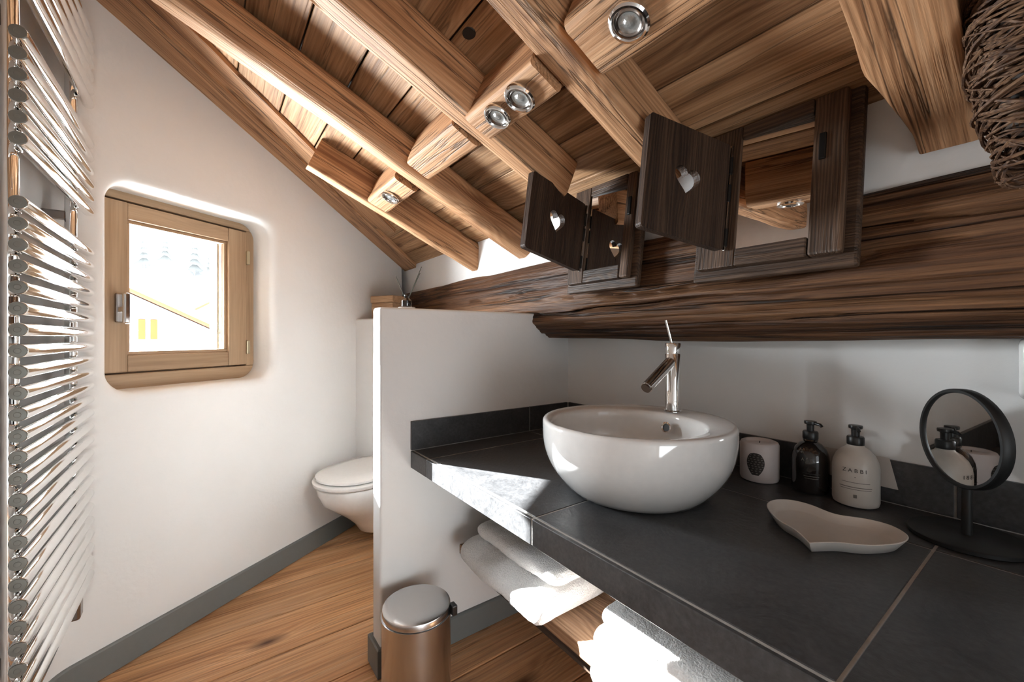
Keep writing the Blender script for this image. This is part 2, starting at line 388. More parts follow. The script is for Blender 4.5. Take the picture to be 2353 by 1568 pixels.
# window wall with a soft rounded opening
o0, o1, z0, z1 = -1.12, -0.53, H - 0.18, H + 0.505
def rrect(x0, x1, y0, y1, r, n=10):
    p = []
    for cx, cy, a0 in ((x1 - r, y1 - r, 0), (x0 + r, y1 - r, 90), (x0 + r, y0 + r, 180), (x1 - r, y0 + r, 270)):
        for k in range(n + 1):
            a = rad(a0 + 90 * k / n); p.append((cx + r * math.cos(a), cy + r * math.sin(a)))
    return p
bm = bmesh.new()
hole = rrect(o0, o1, z0, z1, 0.07); n = len(hole)
cx, cz = (o0 + o1) / 2, (z0 + z1) / 2
X0, X1, Z0, Z1 = -1.262, 0.80, -0.02, 2.35
def outer(p):
    dx, dz = p[0] - cx, p[1] - cz
    ts = []
    if dx > 1e-9: ts.append((X1 - cx) / dx)
    if dx < -1e-9: ts.append((X0 - cx) / dx)
    if dz > 1e-9: ts.append((Z1 - cz) / dz)
    if dz < -1e-9: ts.append((Z0 - cz) / dz)
    s = min(ts); return (cx + dx * s, cz + dz * s)
yin = (MW.to_3x3().inverted() @ WN).y            # sign of room side in local y
fr_ = 0.035
loops = []
ol = [outer(p) for p in hole]
loops.append([(x, 0, z) for x, z in ol])
for k in range(7):
    a = rad(90 * k / 6); g_ = fr_ * (1 - math.sin(a)); dep = fr_ * (1 - math.cos(a))
    loops.append([(cx + (x - cx) * (1 + g_ / 0.30), -yin * dep, cz + (z - cz) * (1 + g_ / 0.34)) for x, z in hole])
loops.append([(x, -yin * 0.125, z) for x, z in hole])
loops.append([(x, -yin * 0.24, z) for x, z in hole])
vl = [[bm.verts.new(p) for p in lp] for lp in loops]
for a, b_ in zip(vl, vl[1:]):
    for k in range(n): bm.faces.new((a[k], a[(k + 1) % n], b_[(k + 1) % n], b_[k]))
# corner fillers of the outer rectangle
for sx_, sz_ in ((X1, Z1), (X0, Z1), (X0, Z0), (X1, Z0)):
    best = None
    for k in range(n):
        p, q = ol[k], ol[(k + 1) % n]
        onx = abs(p[0] - sx_) < 1e-6 or abs(q[0] - sx_) < 1e-6; onz = abs(p[1] - sz_) < 1e-6 or abs(q[1] - sz_) < 1e-6
        same = (abs(p[0] - q[0]) < 1e-6 or abs(p[1] - q[1]) < 1e-6)
        if onx and onz and not same: best = k
    if best is not None:
        c_ = bm.verts.new((sx_, 0, sz_)); bm.faces.new((vl[0][best], c_, vl[0][(best + 1) % n]))
wall = struct(finish('wall_left', bm, WALL, None, MW, True)); autosm(wall, 30)
# back of the wall (outer face) so it has thickness
def ring_panel(name, d0, d1):
    bm = bmesh.new()
    for lo, hi in (((X0, Z0), (o0, Z1)), ((o1, Z0), (X1, Z1)), ((o0, Z0), (o1, z0)), ((o0, z1), (o1, Z1))):
        addbox(bm, (lo[0], min(-yin * d0, -yin * d1), lo[1]), (hi[0], max(-yin * d0, -yin * d1), hi[1]))
    return finish(name, bm, WALL, wall, MW)
ring_panel('wall_core', 0.135, 0.24)

# near wall (radiator side) with a rounded inner corner to the window wall
t_c = (YN - WY) / WD.y; cxr = WX + WD.x * t_c
R = 0.10
d1 = -WD; d2 = Vector((1, 0, 0)); ang = math.acos(max(-1, min(1, (-d1).dot(d2)))); tl = R / math.tan(ang / 2)
C0 = Vector((cxr, YN, 0)); A0 = C0 - d1 * tl; B0 = C0 + d2 * tl
bis = ((-d1) + d2).normalized(); cc = C0 + bis * (R / math.sin(ang / 2))
arc = []
a0 = math.atan2(A0.y - cc.y, A0.x - cc.x); a1 = math.atan2(B0.y - cc.y, B0.x - cc.x)
while a1 < a0: a1 += 2 * math.pi
for k in range(9):
    a = a0 + (a1 - a0) * k / 8; arc.append((cc.x + R * math.cos(a), cc.y + R * math.sin(a)))
bm = bmesh.new()
prism(bm, arc + [(XR + 0.12, YN), (XR + 0.12, YN - 0.12), (cxr - 0.1, YN - 0.12), (cxr - 0.1, YN)], -0.02, 2.35)
struct(autosm(finish('wall_near', bm, WALL, None, None, True), 30))
def skirting(name, path, h=0.088, th=0.012, z=0.004):
    bm = bmesh.new(); P = [Vector((x, y, 0)) for x, y in path]; secs = []
    for i, p in enumerate(P):
        a = (P[i] - P[i - 1]).normalized() if i else (P[1] - P[0]).normalized()
        c = (P[i + 1] - P[i]).normalized() if i < len(P) - 1 else a
        d = (a + c).normalized(); nn = Vector((-d.y, d.x, 0)); f = 1 / max(0.4, nn.dot(Vector((-c.y, c.x, 0))))
        secs.append([p + Vector((0, 0, z)), p + nn * th * f + Vector((0, 0, z)), p + nn * th * f + Vector((0, 0, z + h - 0.004)), p + nn * (th - 0.004) * f + Vector((0, 0, z + h)), p + Vector((0, 0, z + h))])
    loft(bm, secs); return struct(finish(name, bm, SKIRT))
TC = (WX, WY)
bx, by = TC[0] + WD.x * 0.0, TC[1] + WD.y * 0.0
skirting('baseboard_left', [TC] + [(wl(tt, 0, 0).x, wl(tt, 0, 0).y) for tt in (-0.2, -0.5, -0.8, -1.0)] + arc + [(-1.2, YN), (XR, YN)])
# back wall: lower part, upper part above the log, toilet box wall, partition, right wall
box_ = lambda nm, lo, hi: struct(box(nm, lo, hi, WALL))
box_('wall_back', (-2.95, YB, -0.02), (XR + 0.12, YB + 0.1, H + 0.12))
box_('wall_light_block', (0.26, 0.575, -0.02), (0.36, YB, H - 0.427))      # unseen block added to keep the door light out from under the countertop
box_('wall_upper', (-2.95, YU, H + 0.16), (XR + 0.12, YU + 0.2, H + 0.60))
LED = H + 0.104
bm = bmesh.new(); TD = Vector((0.866, 0.5))
f1 = (TC[0] + TD.x * 1.10, TC[1] + TD.y * 1.10)
prism(bm, [(TC[0] - 0.04, TC[1] + 0.02), TC, f1, (f1[0], YB), (-2.80, YB), (-2.70, 1.03)], -0.02, LED)
vv = [e for e in bm.edges if all(abs(v.co.z - LED) < 1e-6 for v in e.verts)]
bmesh.ops.bevel(bm, geom=vv, offset=0.012, segments=3, affect='EDGES', profile=0.5)
struct(autosm(finish('wall_toilet', bm, WALL, None, None, True), 30))
skirting('baseboard_toilet', [(f1[0] - 0.1, f1[1] - 0.058), TC])
bm = bmesh.new(); prism(bm, [(XP - 0.075, 0.433), (XP, 0.433), (XP, YB), (XP - 0.075, YB)], -0.02, H + 0.095)
ve = [e for e in bm.edges if (all(abs(v.co.z - H - 0.095) < 1e-6 for v in e.verts)) or (all(abs(v.co.y - 0.433) < 1e-6 for v in e.verts) and abs(e.verts[0].co.x - e.verts[1].co.x) < 1e-6)]
bmesh.ops.bevel(bm, geom=ve, offset=0.010, segments=4, affect='EDGES', profile=0.5)
struct(autosm(finish('wall_partition', bm, WALL, None, None, True), 35))
skirting('baseboard_partition', [(XP - 0.075, 1.0), (XP - 0.075, 0.433), (XP, 0.433), (XP, YB)][::-1])
skirting('baseboard_back', [(XR, YB), (XP, YB)])
# unseen right wall, with a glazed door added for the fill light
DY0, DY1, DZ1 = -0.34, 0.54, 1.62
box_('wall_right', (XR, YN - 0.1, -0.02), (XR + 0.12, DY0, 2.35))
box_('wall_right_side', (XR, DY1, -0.02), (XR + 0.12, YB + 0.1, 2.35))
box_('wall_right_top', (XR, DY0, DZ1), (XR + 0.12, DY1, 2.35))
door = struct(empty('added_door_1', (XR + 0.06, 0.1, 0)))
for lo, hi, gr in (((XR + 0.03, DY0, 0.0), (XR + 0.08, DY0 + 0.05, DZ1), 'z'), ((XR + 0.03, DY1 - 0.05, 0.0), (XR + 0.08, DY1, DZ1), 'z')):
    box('door_stile', lo, hi, WINW, door, 0.004, grain=gr)
for zz in (0.0, 0.75, DZ1 - 0.06):
    box('door_rail', (XR + 0.03, DY0 + 0.05, zz), (XR + 0.08, DY1 - 0.05, zz + 0.06), WINW, door, 0.004, grain='y')
box('door_pane', (XR + 0.05, DY0 + 0.05, 0.06), (XR + 0.056, DY1 - 0.05, 0.75), GLASS, door)
box('door_pane', (XR + 0.05, DY0 + 0.05, 0.81), (XR + 0.056, DY1 - 0.05, DZ1 - 0.06), GLASS, door)

# floor: planks run towards the back wall
fl = struct(box('floor', (-2.95, YN - 0.1, -0.06), (XR + 0.12, YB + 0.1, -0.022), DARKW))
xs = [-2.95, -2.70, -2.47, -2.24, -2.03, -1.81, -1.588, -1.37, -1.15, -0.93, -0.70, -0.48, -0.25, -0.03, 0.2, 0.42, 0.65, 0.88, 1.1, 1.33, 1.57]
for a, b_ in zip(xs, xs[1:]):
    box('floor_plank', (a + 0.0022, YN - 0.1, -0.022), (b_ - 0.0022, YB + 0.1, 0.0), FLOORW, fl, 0.003, 2, 'y')

# roof: planks across the rafters
yj = [1.26, 1.11, 0.98, 0.843, 0.72, 0.60, 0.48, 0.354, 0.216, 0.08, -0.06, -0.19, -0.33, -0.47]
ceil = struct(finish('ceiling', (lambda bm: (addbox(bm, (-2.35, -0.95, 0.03), (2.35, 1.0, 0.05)), bm)[1])(bmesh.new()), DARKW, None, axes((-0.65, 0.395, zp(0.395)), (1, 0, 0), SN)))
for i, (a, b_) in enumerate(zip(yj, yj[1:])):
    ym = (a + b_) / 2; w = (a - b_) / SL.y
    piece('roof_plank', axes(Vector((-0.65, ym, zp(ym))) + SN * (0.012 + 0.0025 * random.uniform(-1, 1)), (1, 0, 0), SN), (4.7, w - 0.0045, 0.024), PLANK, ceil, 0.002, 1)
kh = lathe_obj('knot_hole', [(0, -0.0006), (0.017, -0.0006), (0.019, 0.0015)], BLACKM, ceil, axes(Vector((-0.86, 0.50, zp(0.50))) - SN * 0.0035, (1, 0.2, 0), SN), 20, 1.0, 0.75)

# boards closing the ceiling along the window wall
def trim_board(name, d0, d1, drop, th, ta, tb):
    P = lambda tt, d: (lambda v: Vector((v.x, v.y, zp(v.y))))(wl(tt, d, 0))
    a, b_, c, d = P(ta, -d0), P(tb, -d0), P(tb, -d1), P(ta, -d1)
    ctr = (a + b_ + c + d) / 4; xa = (b_ - a).normalized()
    M = axes(ctr, xa, SN); Mi = M.inverted(); bm = bmesh.new()
    pts = [Mi @ p for p in (a, b_, c, d)]
    nl = 24; secs = []
    for i in range(nl + 1):
        f = i / nl; p = pts[0].lerp(pts[1], f); q = pts[3].lerp(pts[2], f)
        wv = 0.007 * noise.noise(Vector((f * 9, drop * 90, 3)))
        q = q + (q - p).normalized() * wv
        secs.append([Vector((p.x, p.y, -drop)), Vector((p.x, p.y, -drop - th)), Vector((q.x, q.y, -drop - th)), Vector((q.x, q.y, -drop))])
    loft(bm, secs); return struct(finish(name, bm, RAFT, None, M))
trim_board('trim_1', 0.0, 0.155, 0.001, 0.022, -1.30, 0.60)
trim_board('trim_2', 0.158, 0.285, 0.001, 0.014, -1.32, -0.48)
trim_board('trim_3', 0.158, 0.285, 0.001, 0.017, -0.473, -0.02)

# ------------------------------------------------------------------ rafters
def rafter(name, xa, xb, ya, yb, seed, label, pw=8, x2=None, dz=0.0, w=None, h=None, wfun=None, nlong=44):
    w = w or (xb - xa); h = h or 0.14 * SN.z
    xc = (xa + xb) / 2; xe = xc if x2 is None else x2
    p0 = Vector((xc, ya, zr(ya))) + SN * (h / 2 + dz); p1 = Vector((xe, yb, zr(yb))) + SN * (h / 2 + dz)
    return tag(hewn(name, p0, p1, w, h, RAFT, None, SN, seed, pw, nl=nlong, wfun=wfun, rough=0.005,
        grooves=((rad(250 + seed * 9 % 40), 0.3, 0.05, 0.007, 0.1, 0.75),)), label, 'rafter', 'roof rafters')
rafter('rafter', -0.99, -0.915, -0.40, 0.865, 3, 'sawn rafter running down beside the smaller mirror cabinet')
rafter('rafter', -0.66, -0.582, -0.40, 0.935, 5, 'wide sawn rafter running down between the two mirror cabinets')
rafter('rafter', -0.212, -0.103, -0.40, 1.062, 8, 'broad rafter with a knotted notched end beside the twig bundle', pw=14, wfun=lambda f: (1 + 0.05 * max(0, 1 - abs(f - 0.86) / 0.04) - 0.26 * max(0, min(1, (f - 0.87) / 0.10)), 1, -0.014 * max(0, min(1, (f - 0.87) / 0.10)) + 0.002 * max(0, 1 - abs(f - 0.86) / 0.04)), nlong=90)
rafter('rafter', -1.83, -1.76, 0.31, 1.10, 11, 'short squared rafter meeting the boards along the window wall', nlong=30)
rafter('rafter', 0.30, 0.385, -0.40, 1.10, 13, 'plain rafter behind the twig bundle')
rafter('rafter', 0.86, 0.945, -0.40, 1.10, 17, 'plain rafter nearest the added glazed door')
rafter('log_rafter', -1.415, -1.30, -0.40, 1.08, 21, 'round debarked log rafter catching a pale stripe of light', pw=2.4, x2=-1.40, h=0.122, w=0.118)

# noggins between the rafters, with spot lamps
def noggin(xa, xb, ya, yb, seed, label, drop=0.0):
    y = (ya + yb) / 2; h = 0.128 + drop; w = (yb - ya) / SL.y
    p0 = Vector((xa, y, zr(y))) + SN * (h / 2 - drop); p1 = Vector((xb, y, zr(y))) + SN * (h / 2 - drop)
    return tag(hewn('noggin', p0, p1, w, h, RAFT, None, SN, seed, 9, nl=16, rough=0.005, wob=0.002), label, 'wood block', 'blocks between the rafters')
noggin(-0.930, -0.664, 0.530, 0.612, 31, 'wood block holding a pair of spot lamps between two rafters', 0.012)
noggin(-0.562, -0.216, 0.525, 0.640, 33, 'wood block holding one large spot lamp above the mirror cabinets', 0.006)
noggin(-1.300, -0.992, 0.520, 0.610, 35, 'wood block without a lamp beside the round log rafter', 0.008)
noggin(-1.756, -1.448, 0.530, 0.620, 37, 'wood block with a small spot lamp near the window wall', 0.0)
def spot(x, y, r, label, drop):
    M = axes(Vector((x, y, zr(y))) - SN * (drop + 0.003), (1, 0, 0), -SN)
    e = tag(empty('spot_lamp', M=M), label, 'lamp', 'ceiling spot lamps')
    lathe_obj('lamp_ring', [(r * 0.78, -0.004), (r * 0.98, -0.004), (r, 0.001), (r * 0.99, 0.006), (r * 0.9, 0.0095), (r * 0.80, 0.009), (r * 0.72, 0.005), (r * 0.70, -0.002), (r * 0.78, -0.004)], CHROME, e, M, 40)
    lathe_obj('lamp_gimbal', [(r * 0.52, -0.001), (r * 0.70, -0.001), (r * 0.70, 0.003), (r * 0.60, 0.006), (r * 0.52, 0.004), (r * 0.52, -0.001)], STEELD, e, M, 40)
    lathe_obj('lamp_lens', [(0, 0.0045), (r * 0.2, 0.0043), (r * 0.25, 0.003), (r * 0.40, 0.002), (r * 0.53, 0.0035), (r * 0.53, -0.001)], LENS, e, M, 32)
spot(-0.744, 0.570, 0.037, 'chrome spot lamp of the pair, on the end nearer the wide rafter', 0.014)
spot(-0.836, 0.572, 0.035, 'chrome spot lamp of the pair, on the rounded end of the block', 0.014)
spot(-0.456, 0.582, 0.036, 'large chrome spot lamp above the mirror cabinets', 0.008)
spot(-1.592, 0.575, 0.035, 'small chrome spot lamp near the window wall', 0.002)

# ------------------------------------------------------------------ the big log
def logbeam():
    xa, xb = -2.72, XR
    ln = xb - xa; nl, nc = 260, 200; bm = bmesh.new(); secs = []
    cracks = [(3.50, -0.10, 0.035, 0.030, 0.0, 0.55), (3.22, -0.22, 0.03, 0.022, 0.36, 0.66), (2.85, 0.12, 0.025, 0.016, 0.55, 1.0),
              (3.9, -0.1, 0.025, 0.014, 0.42, 1.0), (2.55, 0.1, 0.03, 0.016, 0.50, 0.95), (3.08, 0.05, 0.02, 0.010, 0.1, 0.4)]
    for i in range(nl + 1):
        f = i / nl; x = ln * f; s = []
        oy = 0.010 * noise.noise(Vector((x * 0.8, 1, 2))); oz = 0.006 * noise.noise(Vector((x * 1.1, 5, 2)))
        for k in range(nc):
            a = 2 * math.pi * k / nc; c, s_ = math.cos(a), math.sin(a); e = 2 / 2.7
            y = math.copysign(abs(c) ** e, c) * 0.150; z = math.copysign(abs(s_) ** e, s_) * 0.160
            nn = 0.010 * noise.noise(Vector((x * 1.2, y * 14, z * 14))) + 0.006 * noise.noise(Vector((x * 2.5, y * 55, z * 55))) + 0.005 * noise.noise(Vector((x * 1.6, y * 110, z * 110))) + 0.0025 * noise.noise(Vector((x * 4, y * 220, z * 220)))
            for (a0, sl, wd, dp, fa, fb) in cracks:
                if fa <= f <= fb:
                    aa = a0 + sl * (f - fa) + 0.05 * math.sin(x * 5 + a0 * 9) + 0.02 * math.sin(x * 17)
                    dd = (a - aa + math.pi) % (2 * math.pi) - math.pi
                    nn -= dp * math.exp(-(dd / wd) ** 2) * min(1, (f - fa) * 14, (fb - f) * 14)
            d = Vector((0, y, z)).normalized(); s.append(Vector((x, y + oy, z + oz)) + d * nn)
        secs.append(s)
    loft(bm, secs)
    return autosm(finish('log_beam', bm, LOG, None, Matrix.Translation((xa, 1.178, H + 0.158)), True), 60)
tag(logbeam(), 'huge dark cracked log built into the wall above the washbasin', 'beam')

# ------------------------------------------------------------------ window
win = struct(empty('window_1', M=MW @ Matrix.Translation((-0.83, -yin * 0.13, H))))
def wbox(name, x0, x1, d0, d1, za, zb, mat, parent, bev=0.003, grain='x'):
    lo = Vector((x0, min(-yin * d0, -yin * d1), za)); hi = Vector((x1, max(-yin * d0, -yin * d1), zb)); c = (lo + hi) / 2; d = hi - lo
    R_ = {'x': I4, 'z': Matrix.Rotation(rad(-90), 4, 'Y')}[grain]
    dl = (d.x, d.y, d.z) if grain == 'x' else (d.z, d.y, d.x)
    return piece(name, MW @ Matrix.Translation(c) @ R_, dl, mat, parent, bev)
za, zb = H - 0.051, H + 0.400; ga, gb = -1.000, -0.664
for nm, x0, x1, d0, d1, a, b_, gr in (
    ('frame_head', o0 - 0.05, o1 + 0.05, 0.125, 0.175, H + 0.478, z1 + 0.06, 'x'), ('frame_sill', o0 - 0.05, o1 + 0.05, 0.125, 0.175, z0 - 0.06, H - 0.128, 'x'),
    ('frame_jamb', o0 - 0.05, -1.088, 0.125, 0.175, H - 0.128, H + 0.478, 'z'), ('frame_jamb', -0.566, o1 + 0.05, 0.125, 0.175, H - 0.128, H + 0.478, 'z'),
    ('sash_rail', ga - 0.012, gb + 0.012, 0.117, 0.165, H + 0.412, H + 0.470, 'x'), ('sash_rail', ga - 0.012, gb + 0.012, 0.117, 0.165, H - 0.122, H - 0.063, 'x'),
    ('sash_stile', -1.083, ga - 0.012, 0.115, 0.165, H - 0.122, H + 0.470, 'z'), ('sash_stile', gb + 0.012, -0.570, 0.115, 0.165, H - 0.122, H + 0.470, 'z')):
    wbox(nm, x0, x1, d0, d1, a, b_, WINW, win, 0.004, gr)
for x0, x1, a, b_, gr in ((-1.11, -0.54, H + 0.455, H + 0.50, 'x'), (-1.11, -0.54, H - 0.15, H - 0.108, 'x'), (-1.11, -1.07, H - 0.15, H + 0.5, 'z'), (-0.585, -0.54, H - 0.15, H + 0.5, 'z')):
    wbox('frame_rebate', x0, x1, 0.166, 0.182, a, b_, WINW, win, 0.001, gr)
wbox('glazing_bead', ga - 0.012, gb + 0.012, 0.128, 0.150, zb, zb + 0.012, WINW, win, 0.002)
wbox('glazing_bead', ga - 0.012, gb + 0.012, 0.128, 0.150, za - 0.012, za, WINW, win, 0.002)
wbox('glazing_bead', ga - 0.012, ga, 0.128, 0.150, za, zb, WINW, win, 0.002, 'z')
wbox('glazing_bead', gb, gb + 0.012, 0.128, 0.150, za, zb, WINW, win, 0.002, 'z')
wbox('glass_pane', ga, gb, 0.140, 0.146, za, zb, GLASS, win, 0)
tag(wbox('drip_strip', gb - 0.016, gb - 0.006, 0.150, 0.170, za, zb, STEEL, win, 0.001, 'z'), 'metal spacer strip')
hd = wbox('handle', -1.052, -1.030, 0.103, 0.115, H + 0.05, H + 0.15, STEELD, win, 0.004, 'z')
wbox('handle_neck', -1.048, -1.034, 0.075, 0.103, H + 0.085, H + 0.103, CHROME, hd, 0.003)
wbox('handle_lever', -1.050, -1.032, 0.062, 0.078, H + 0.045, H + 0.150, CHROME, hd, 0.005, 'z')
for zz in (-0.075, 0.325):
    wbox('hinge', -0.575, -0.560, 0.106, 0.117, H + zz, H + zz + 0.06, BRASS, win, 0.003, 'z')
dwo.matrix_basis = axes(wl(-0.83, 0.52, H + 0.05), WD, -(WN + Vector((0, 0, 0.35))))

# ------------------------------------------------------------------ radiator
rd = tag(empty('towel_radiator', (-1.46, YN + 0.06, 0.2)), 'tall chrome ladder towel radiator on the wall by the window', 'radiator')
RY = -0.288; rx0, rx1 = -1.172, -1.745
prof = [(0, 0), (0.0105, 0), (0.0128, 0.002), (0.0134, 0.006), (0.0134, 0.567), (0.0128, 0.571), (0.0105, 0.573), (0, 0.573)]
bmx = bmesh.new(); lathe(bmx, prof, 20); bmesh.ops.recalc_face_normals(bmx, faces=bmx.faces)
barme = bpy.data.meshes.new('bar'); bmx.to_mesh(barme); bmx.free(); barme.materials.append(CHROME)
for p in barme.polygons: p.use_smooth = True
bmx = bmesh.new(); lathe(bmx, [(0, 0.0012), (0.0045, 0.0012), (0.0052, 0.0006), (0.0118, 0.0004), (0.0124, -0.002)], 20)
capme = bpy.data.meshes.new('cap'); bmx.to_mesh(capme); bmx.free(); capme.materials.append(CAPM)
zs = [0.2527 - 0.0398 * k for k in range(25)] + [0.3721 + 0.0398 * k for k in range(6)] + [0.6905 + 0.0398 * k for k in range(6)]
for z in zs:
    M = axes((rx0, RY, H + z), (0, 0, 1), (-1, 0, 0))
    o = bpy.data.objects.new('bar', barme); COL.objects.link(o); place(o, rd, M); autosm(o) if z == zs[0] else None
    c = bpy.data.objects.new('end_cap', capme); COL.objects.link(c); place(c, o, axes((rx0 + 0.0005, RY, H + z), (0, 0, 1), (1, 0, 0)))
for x in (-1.235, -1.685):
    bm = bmesh.new(); poly = [(x + 0.017 * math.cos(rad(a)), RY - 0.026 + 0.013 * math.sin(rad(a))) for a in range(0, 360, 20)]
    prism(bm, poly, H - 0.745, H + 0.92); autosm(finish('rail', bm, CHROME, rd, None, True))
for x, z in ((-1.235, 0.62), (-1.685, 0.62), (-1.685, -0.66), (-1.235, -0.66), (-1.685, 0.33)):
    box('wall_bracket', (x - 0.012, YN, H + z), (x + 0.012, RY - 0.035, H + z + 0.022), STEELD, rd, 0.002, grain='y')
box('valve', (-1.71, RY - 0.05, H - 0.80), (-1.67, RY - 0.005, H - 0.745), STEELD, rd, 0.006, grain='z')

# ------------------------------------------------------------------ toilet
tm = Vector((-2.095, 0.572)); back = Vector((-0.5, 0.866)); axv = -back
# distance from seat centre back to the toilet wall along its axis
nrm = Vector((-TD.y, TD.x)); dist = (Vector(TC) - tm).dot(nrm) / back.dot(nrm)
org = tm + back * dist
MT = axes((org.x, org.y, 0), (axv.x, axv.y, 0), (0, 0, 1))
tl_ = tag(empty('toilet', M=MT), 'white wall-hung toilet with its lid closed behind the partition', 'toilet')
LT = dist + 0.185
def egg(x0, x1, hw, z, n=40, sq=2.3):
    """outline: x from the wall (x0) to the tip (x1)"""
    pts = []
    xc = x1 - hw * 1.05
    for k in range(n):
        a = 2 * math.pi * k / n; c, s = math.cos(a), math.sin(a)
        if c >= 0: x = xc + (x1 - xc) * c
        else: x = xc + (xc - x0) * -abs(c) ** 0.75
        y = hw * math.copysign(abs(s) ** (1.0 if c >= 0 else 0.55), s)
        pts.append(Vector((x, y, z)))
    return pts
def egg_obj(name, secs, mat):
    bm = bmesh.new(); loft(bm, [egg(*s) for s in secs]); return autosm(finish(name, bm, mat, tl_, MT, True), 50)
egg_obj('bowl', [(0.0, 0.17, 0.075, 0.070), (0.0, 0.195, 0.088, 0.085), (0.0, 0.225, 0.098, 0.13), (0.0, 0.275, 0.112, 0.175), (0.0, LT - 0.115, 0.135, 0.220), (0.0, LT - 0.045, 0.160, 0.275), (0.0, LT - 0.022, 0.171, 0.325), (0.0, LT - 0.014, 0.175, 0.356), (0.0, LT - 0.018, 0.172, 0.361), (0.0, LT - 0.04, 0.155, 0.362)], CERAM2)
egg_obj('seat', [(0.03, LT - 0.030, 0.160, 0.3625), (0.03, LT - 0.028, 0.162, 0.367), (0.03, LT - 0.004, 0.184, 0.3675), (0.03, LT + 0.001, 0.188, 0.372), (0.03, LT + 0.001, 0.188, 0.384), (0.03, LT - 0.005, 0.183, 0.388), (0.03, LT - 0.028, 0.162, 0.3885)], CERAM2)
egg_obj('lid', [(0.03, LT - 0.034, 0.158, 0.3890), (0.03, LT - 0.034, 0.158, 0.3935), (0.03, LT - 0.016, 0.173, 0.394), (0.03, LT - 0.012, 0.177, 0.398), (0.03, LT - 0.013, 0.177, 0.406), (0.03, LT - 0.030, 0.163, 0.414), (0.06, LT - 0.09, 0.11, 0.419), (0.1, LT - 0.15, 0.05, 0.421)], CERAM2)

# ------------------------------------------------------------------ countertop of slate tiles
ZC = H - 0.37; YF = 0.532; XC1 = XR
ct = tag(empty('tiled_countertop', (0, 0.9, ZC - 0.055)), 'dark slate tiled countertop with pale grout carrying the washbasin', 'countertop')
box('core', (XP, YF + 0.012, ZC - 0.055), (XC1, YB, ZC - 0.011), DARKW, ct)
box('grout_bed', (XP, YF + 0.0105, ZC - 0.012), (XC1, YB - 0.001, ZC - 0.0012), GROUT, ct)
box('grout_face', (XP, YF + 0.0014, ZC - 0.054), (XC1, YF + 0.0125, ZC - 0.0015), GROUT, ct)
xj = [XP, -1.173, -0.665, -0.157, 0.351, 0.859, XC1]; yt = [YF, 1.02, YB]
G = 0.0021
for a, b_ in zip(xj, xj[1:]):
    for c, d in zip(yt, yt[1:]):
        lo = c + (0.0130 if c == YF else G)
        box('tile', (a + G, lo, ZC - 0.010), (b_ - G, d - G, ZC), SLATE, ct, 0.0012, 1)
    box('edge_tile', (a + G, YF, ZC - 0.055), (b_ - G, YF + 0.0090, ZC - 0.0012), SLATE, ct, 0.0012, 1)
    lo = a + (0.012 if a == XP else G)
    box('splash_tile', (lo, YB - 0.010, ZC + 0.003), (b_ - G, YB, ZC + 0.096), SLATE, ct, 0.001, 1)
for c, d in zip(yt, yt[1:]):
    box('splash_tile', (XP, c + (G if c != YF else 0.0), ZC + 0.003), (XP + 0.010, d - (G if d != YB else 0.012), ZC + 0.096), SLATE, ct, 0.001, 1, 'y')
box('splash_grout', (XP + 0.001, YB - 0.006, ZC), (XC1, YB - 0.001, ZC + 0.094), GROUT, ct)
box('splash_grout', (XP + 0.001, YF + 0.002, ZC), (XP + 0.006, YB - 0.008, ZC + 0.094), GROUT, ct, grain='y')
# shelf with towels below
ZS = H - 0.727
XS1 = 0.26
sh = tag(empty('towel_shelf', (-0.5, 0.95, ZS - 0.034)), 'wooden shelf with white towels below the slate countertop', 'shelf')
box('board', (XP, 0.712, ZS - 0.034), (XS1, YB, ZS), SHELFW, sh, 0.004)
box('batten', (XP, 0.76, ZS - 0.105), (XS1, 0.785, ZS - 0.034), DARKW, sh, 0.002)

def towel(name, x0, x1, y0, y1, layers, z0, label, seed):
    e = tag(empty(name, ((x0 + x1) / 2, (y0 + y1) / 2, z0)), label, 'towel', 'folded white towels')
    z = z0
    for li, (th, ix0, iy0) in enumerate(layers):
        lx, ly = (x1 - x0) - ix0, (y1 - y0) - iy0
        cx_, cy_ = (x0 + x1) / 2 + ix0 / 2 * (0.6 if li else 0), (y0 + y1) / 2 + iy0 / 2
        bm = bmesh.new(); nu, nv = 64, 44; secs = []
        for i in range(nu + 1):
            u = -1 + 2 * i / nu
            ex = max(0.0, 1 - abs(u) ** 10) ** (1 / 2.6)
            s = []
            for k in range(nv):
                a = 2 * math.pi * k / nv; c, s_ = math.cos(a), math.sin(a)
                y = math.copysign(abs(c) ** (2 / 9), c) * ly / 2 * (0.86 + 0.14 * ex); zz = math.copysign(abs(s_) ** (2 / 2.6), s_) * th / 2 * max(ex, 0.03)
                x = u * lx / 2
                p = Vector((x, y, zz))
                nz_ = 0.006 * noise.noise(Vector((x * 9 + seed, y * 9, li * 5))) + 0.002 * noise.noise(Vector((x * 60, y * 60, zz * 60 + seed)))
                p.z += nz_ * (0.4 + ex); p.y += 0.006 * noise.noise(Vector((x * 7, seed, li))) + 0.0018 * noise.noise(Vector((x * 70, zz * 70, seed)))
                if li == 0: p.z -= 0.015 * ex * min(1.0, max(0.0, (0.707 - (cy_ + p.y)) / 0.045))
                s.append(p)
            secs.append(s)
        loft(bm, secs)
        finish('fold', bm, TOWEL, e, Matrix.Translation((cx_, cy_, z + th / 2)), True)
        z += th * 0.93
    return e
towel('folded_towel', -1.205, -0.785, 0.655, 1.06, [(0.076, 0.0, 0.0), (0.054, 0.03, 0.05)], ZS + 0.001, 'folded white towel lying next to the white partition', 1)
towel('folded_towel', -0.625, -0.165, 0.640, 1.06, [(0.062, 0.0, 0.0), (0.058, 0.0, 0.01), (0.05, 0.02, 0.02)], ZS + 0.001, 'thick sunlit white towel with bare shelf board on its window side', 2)

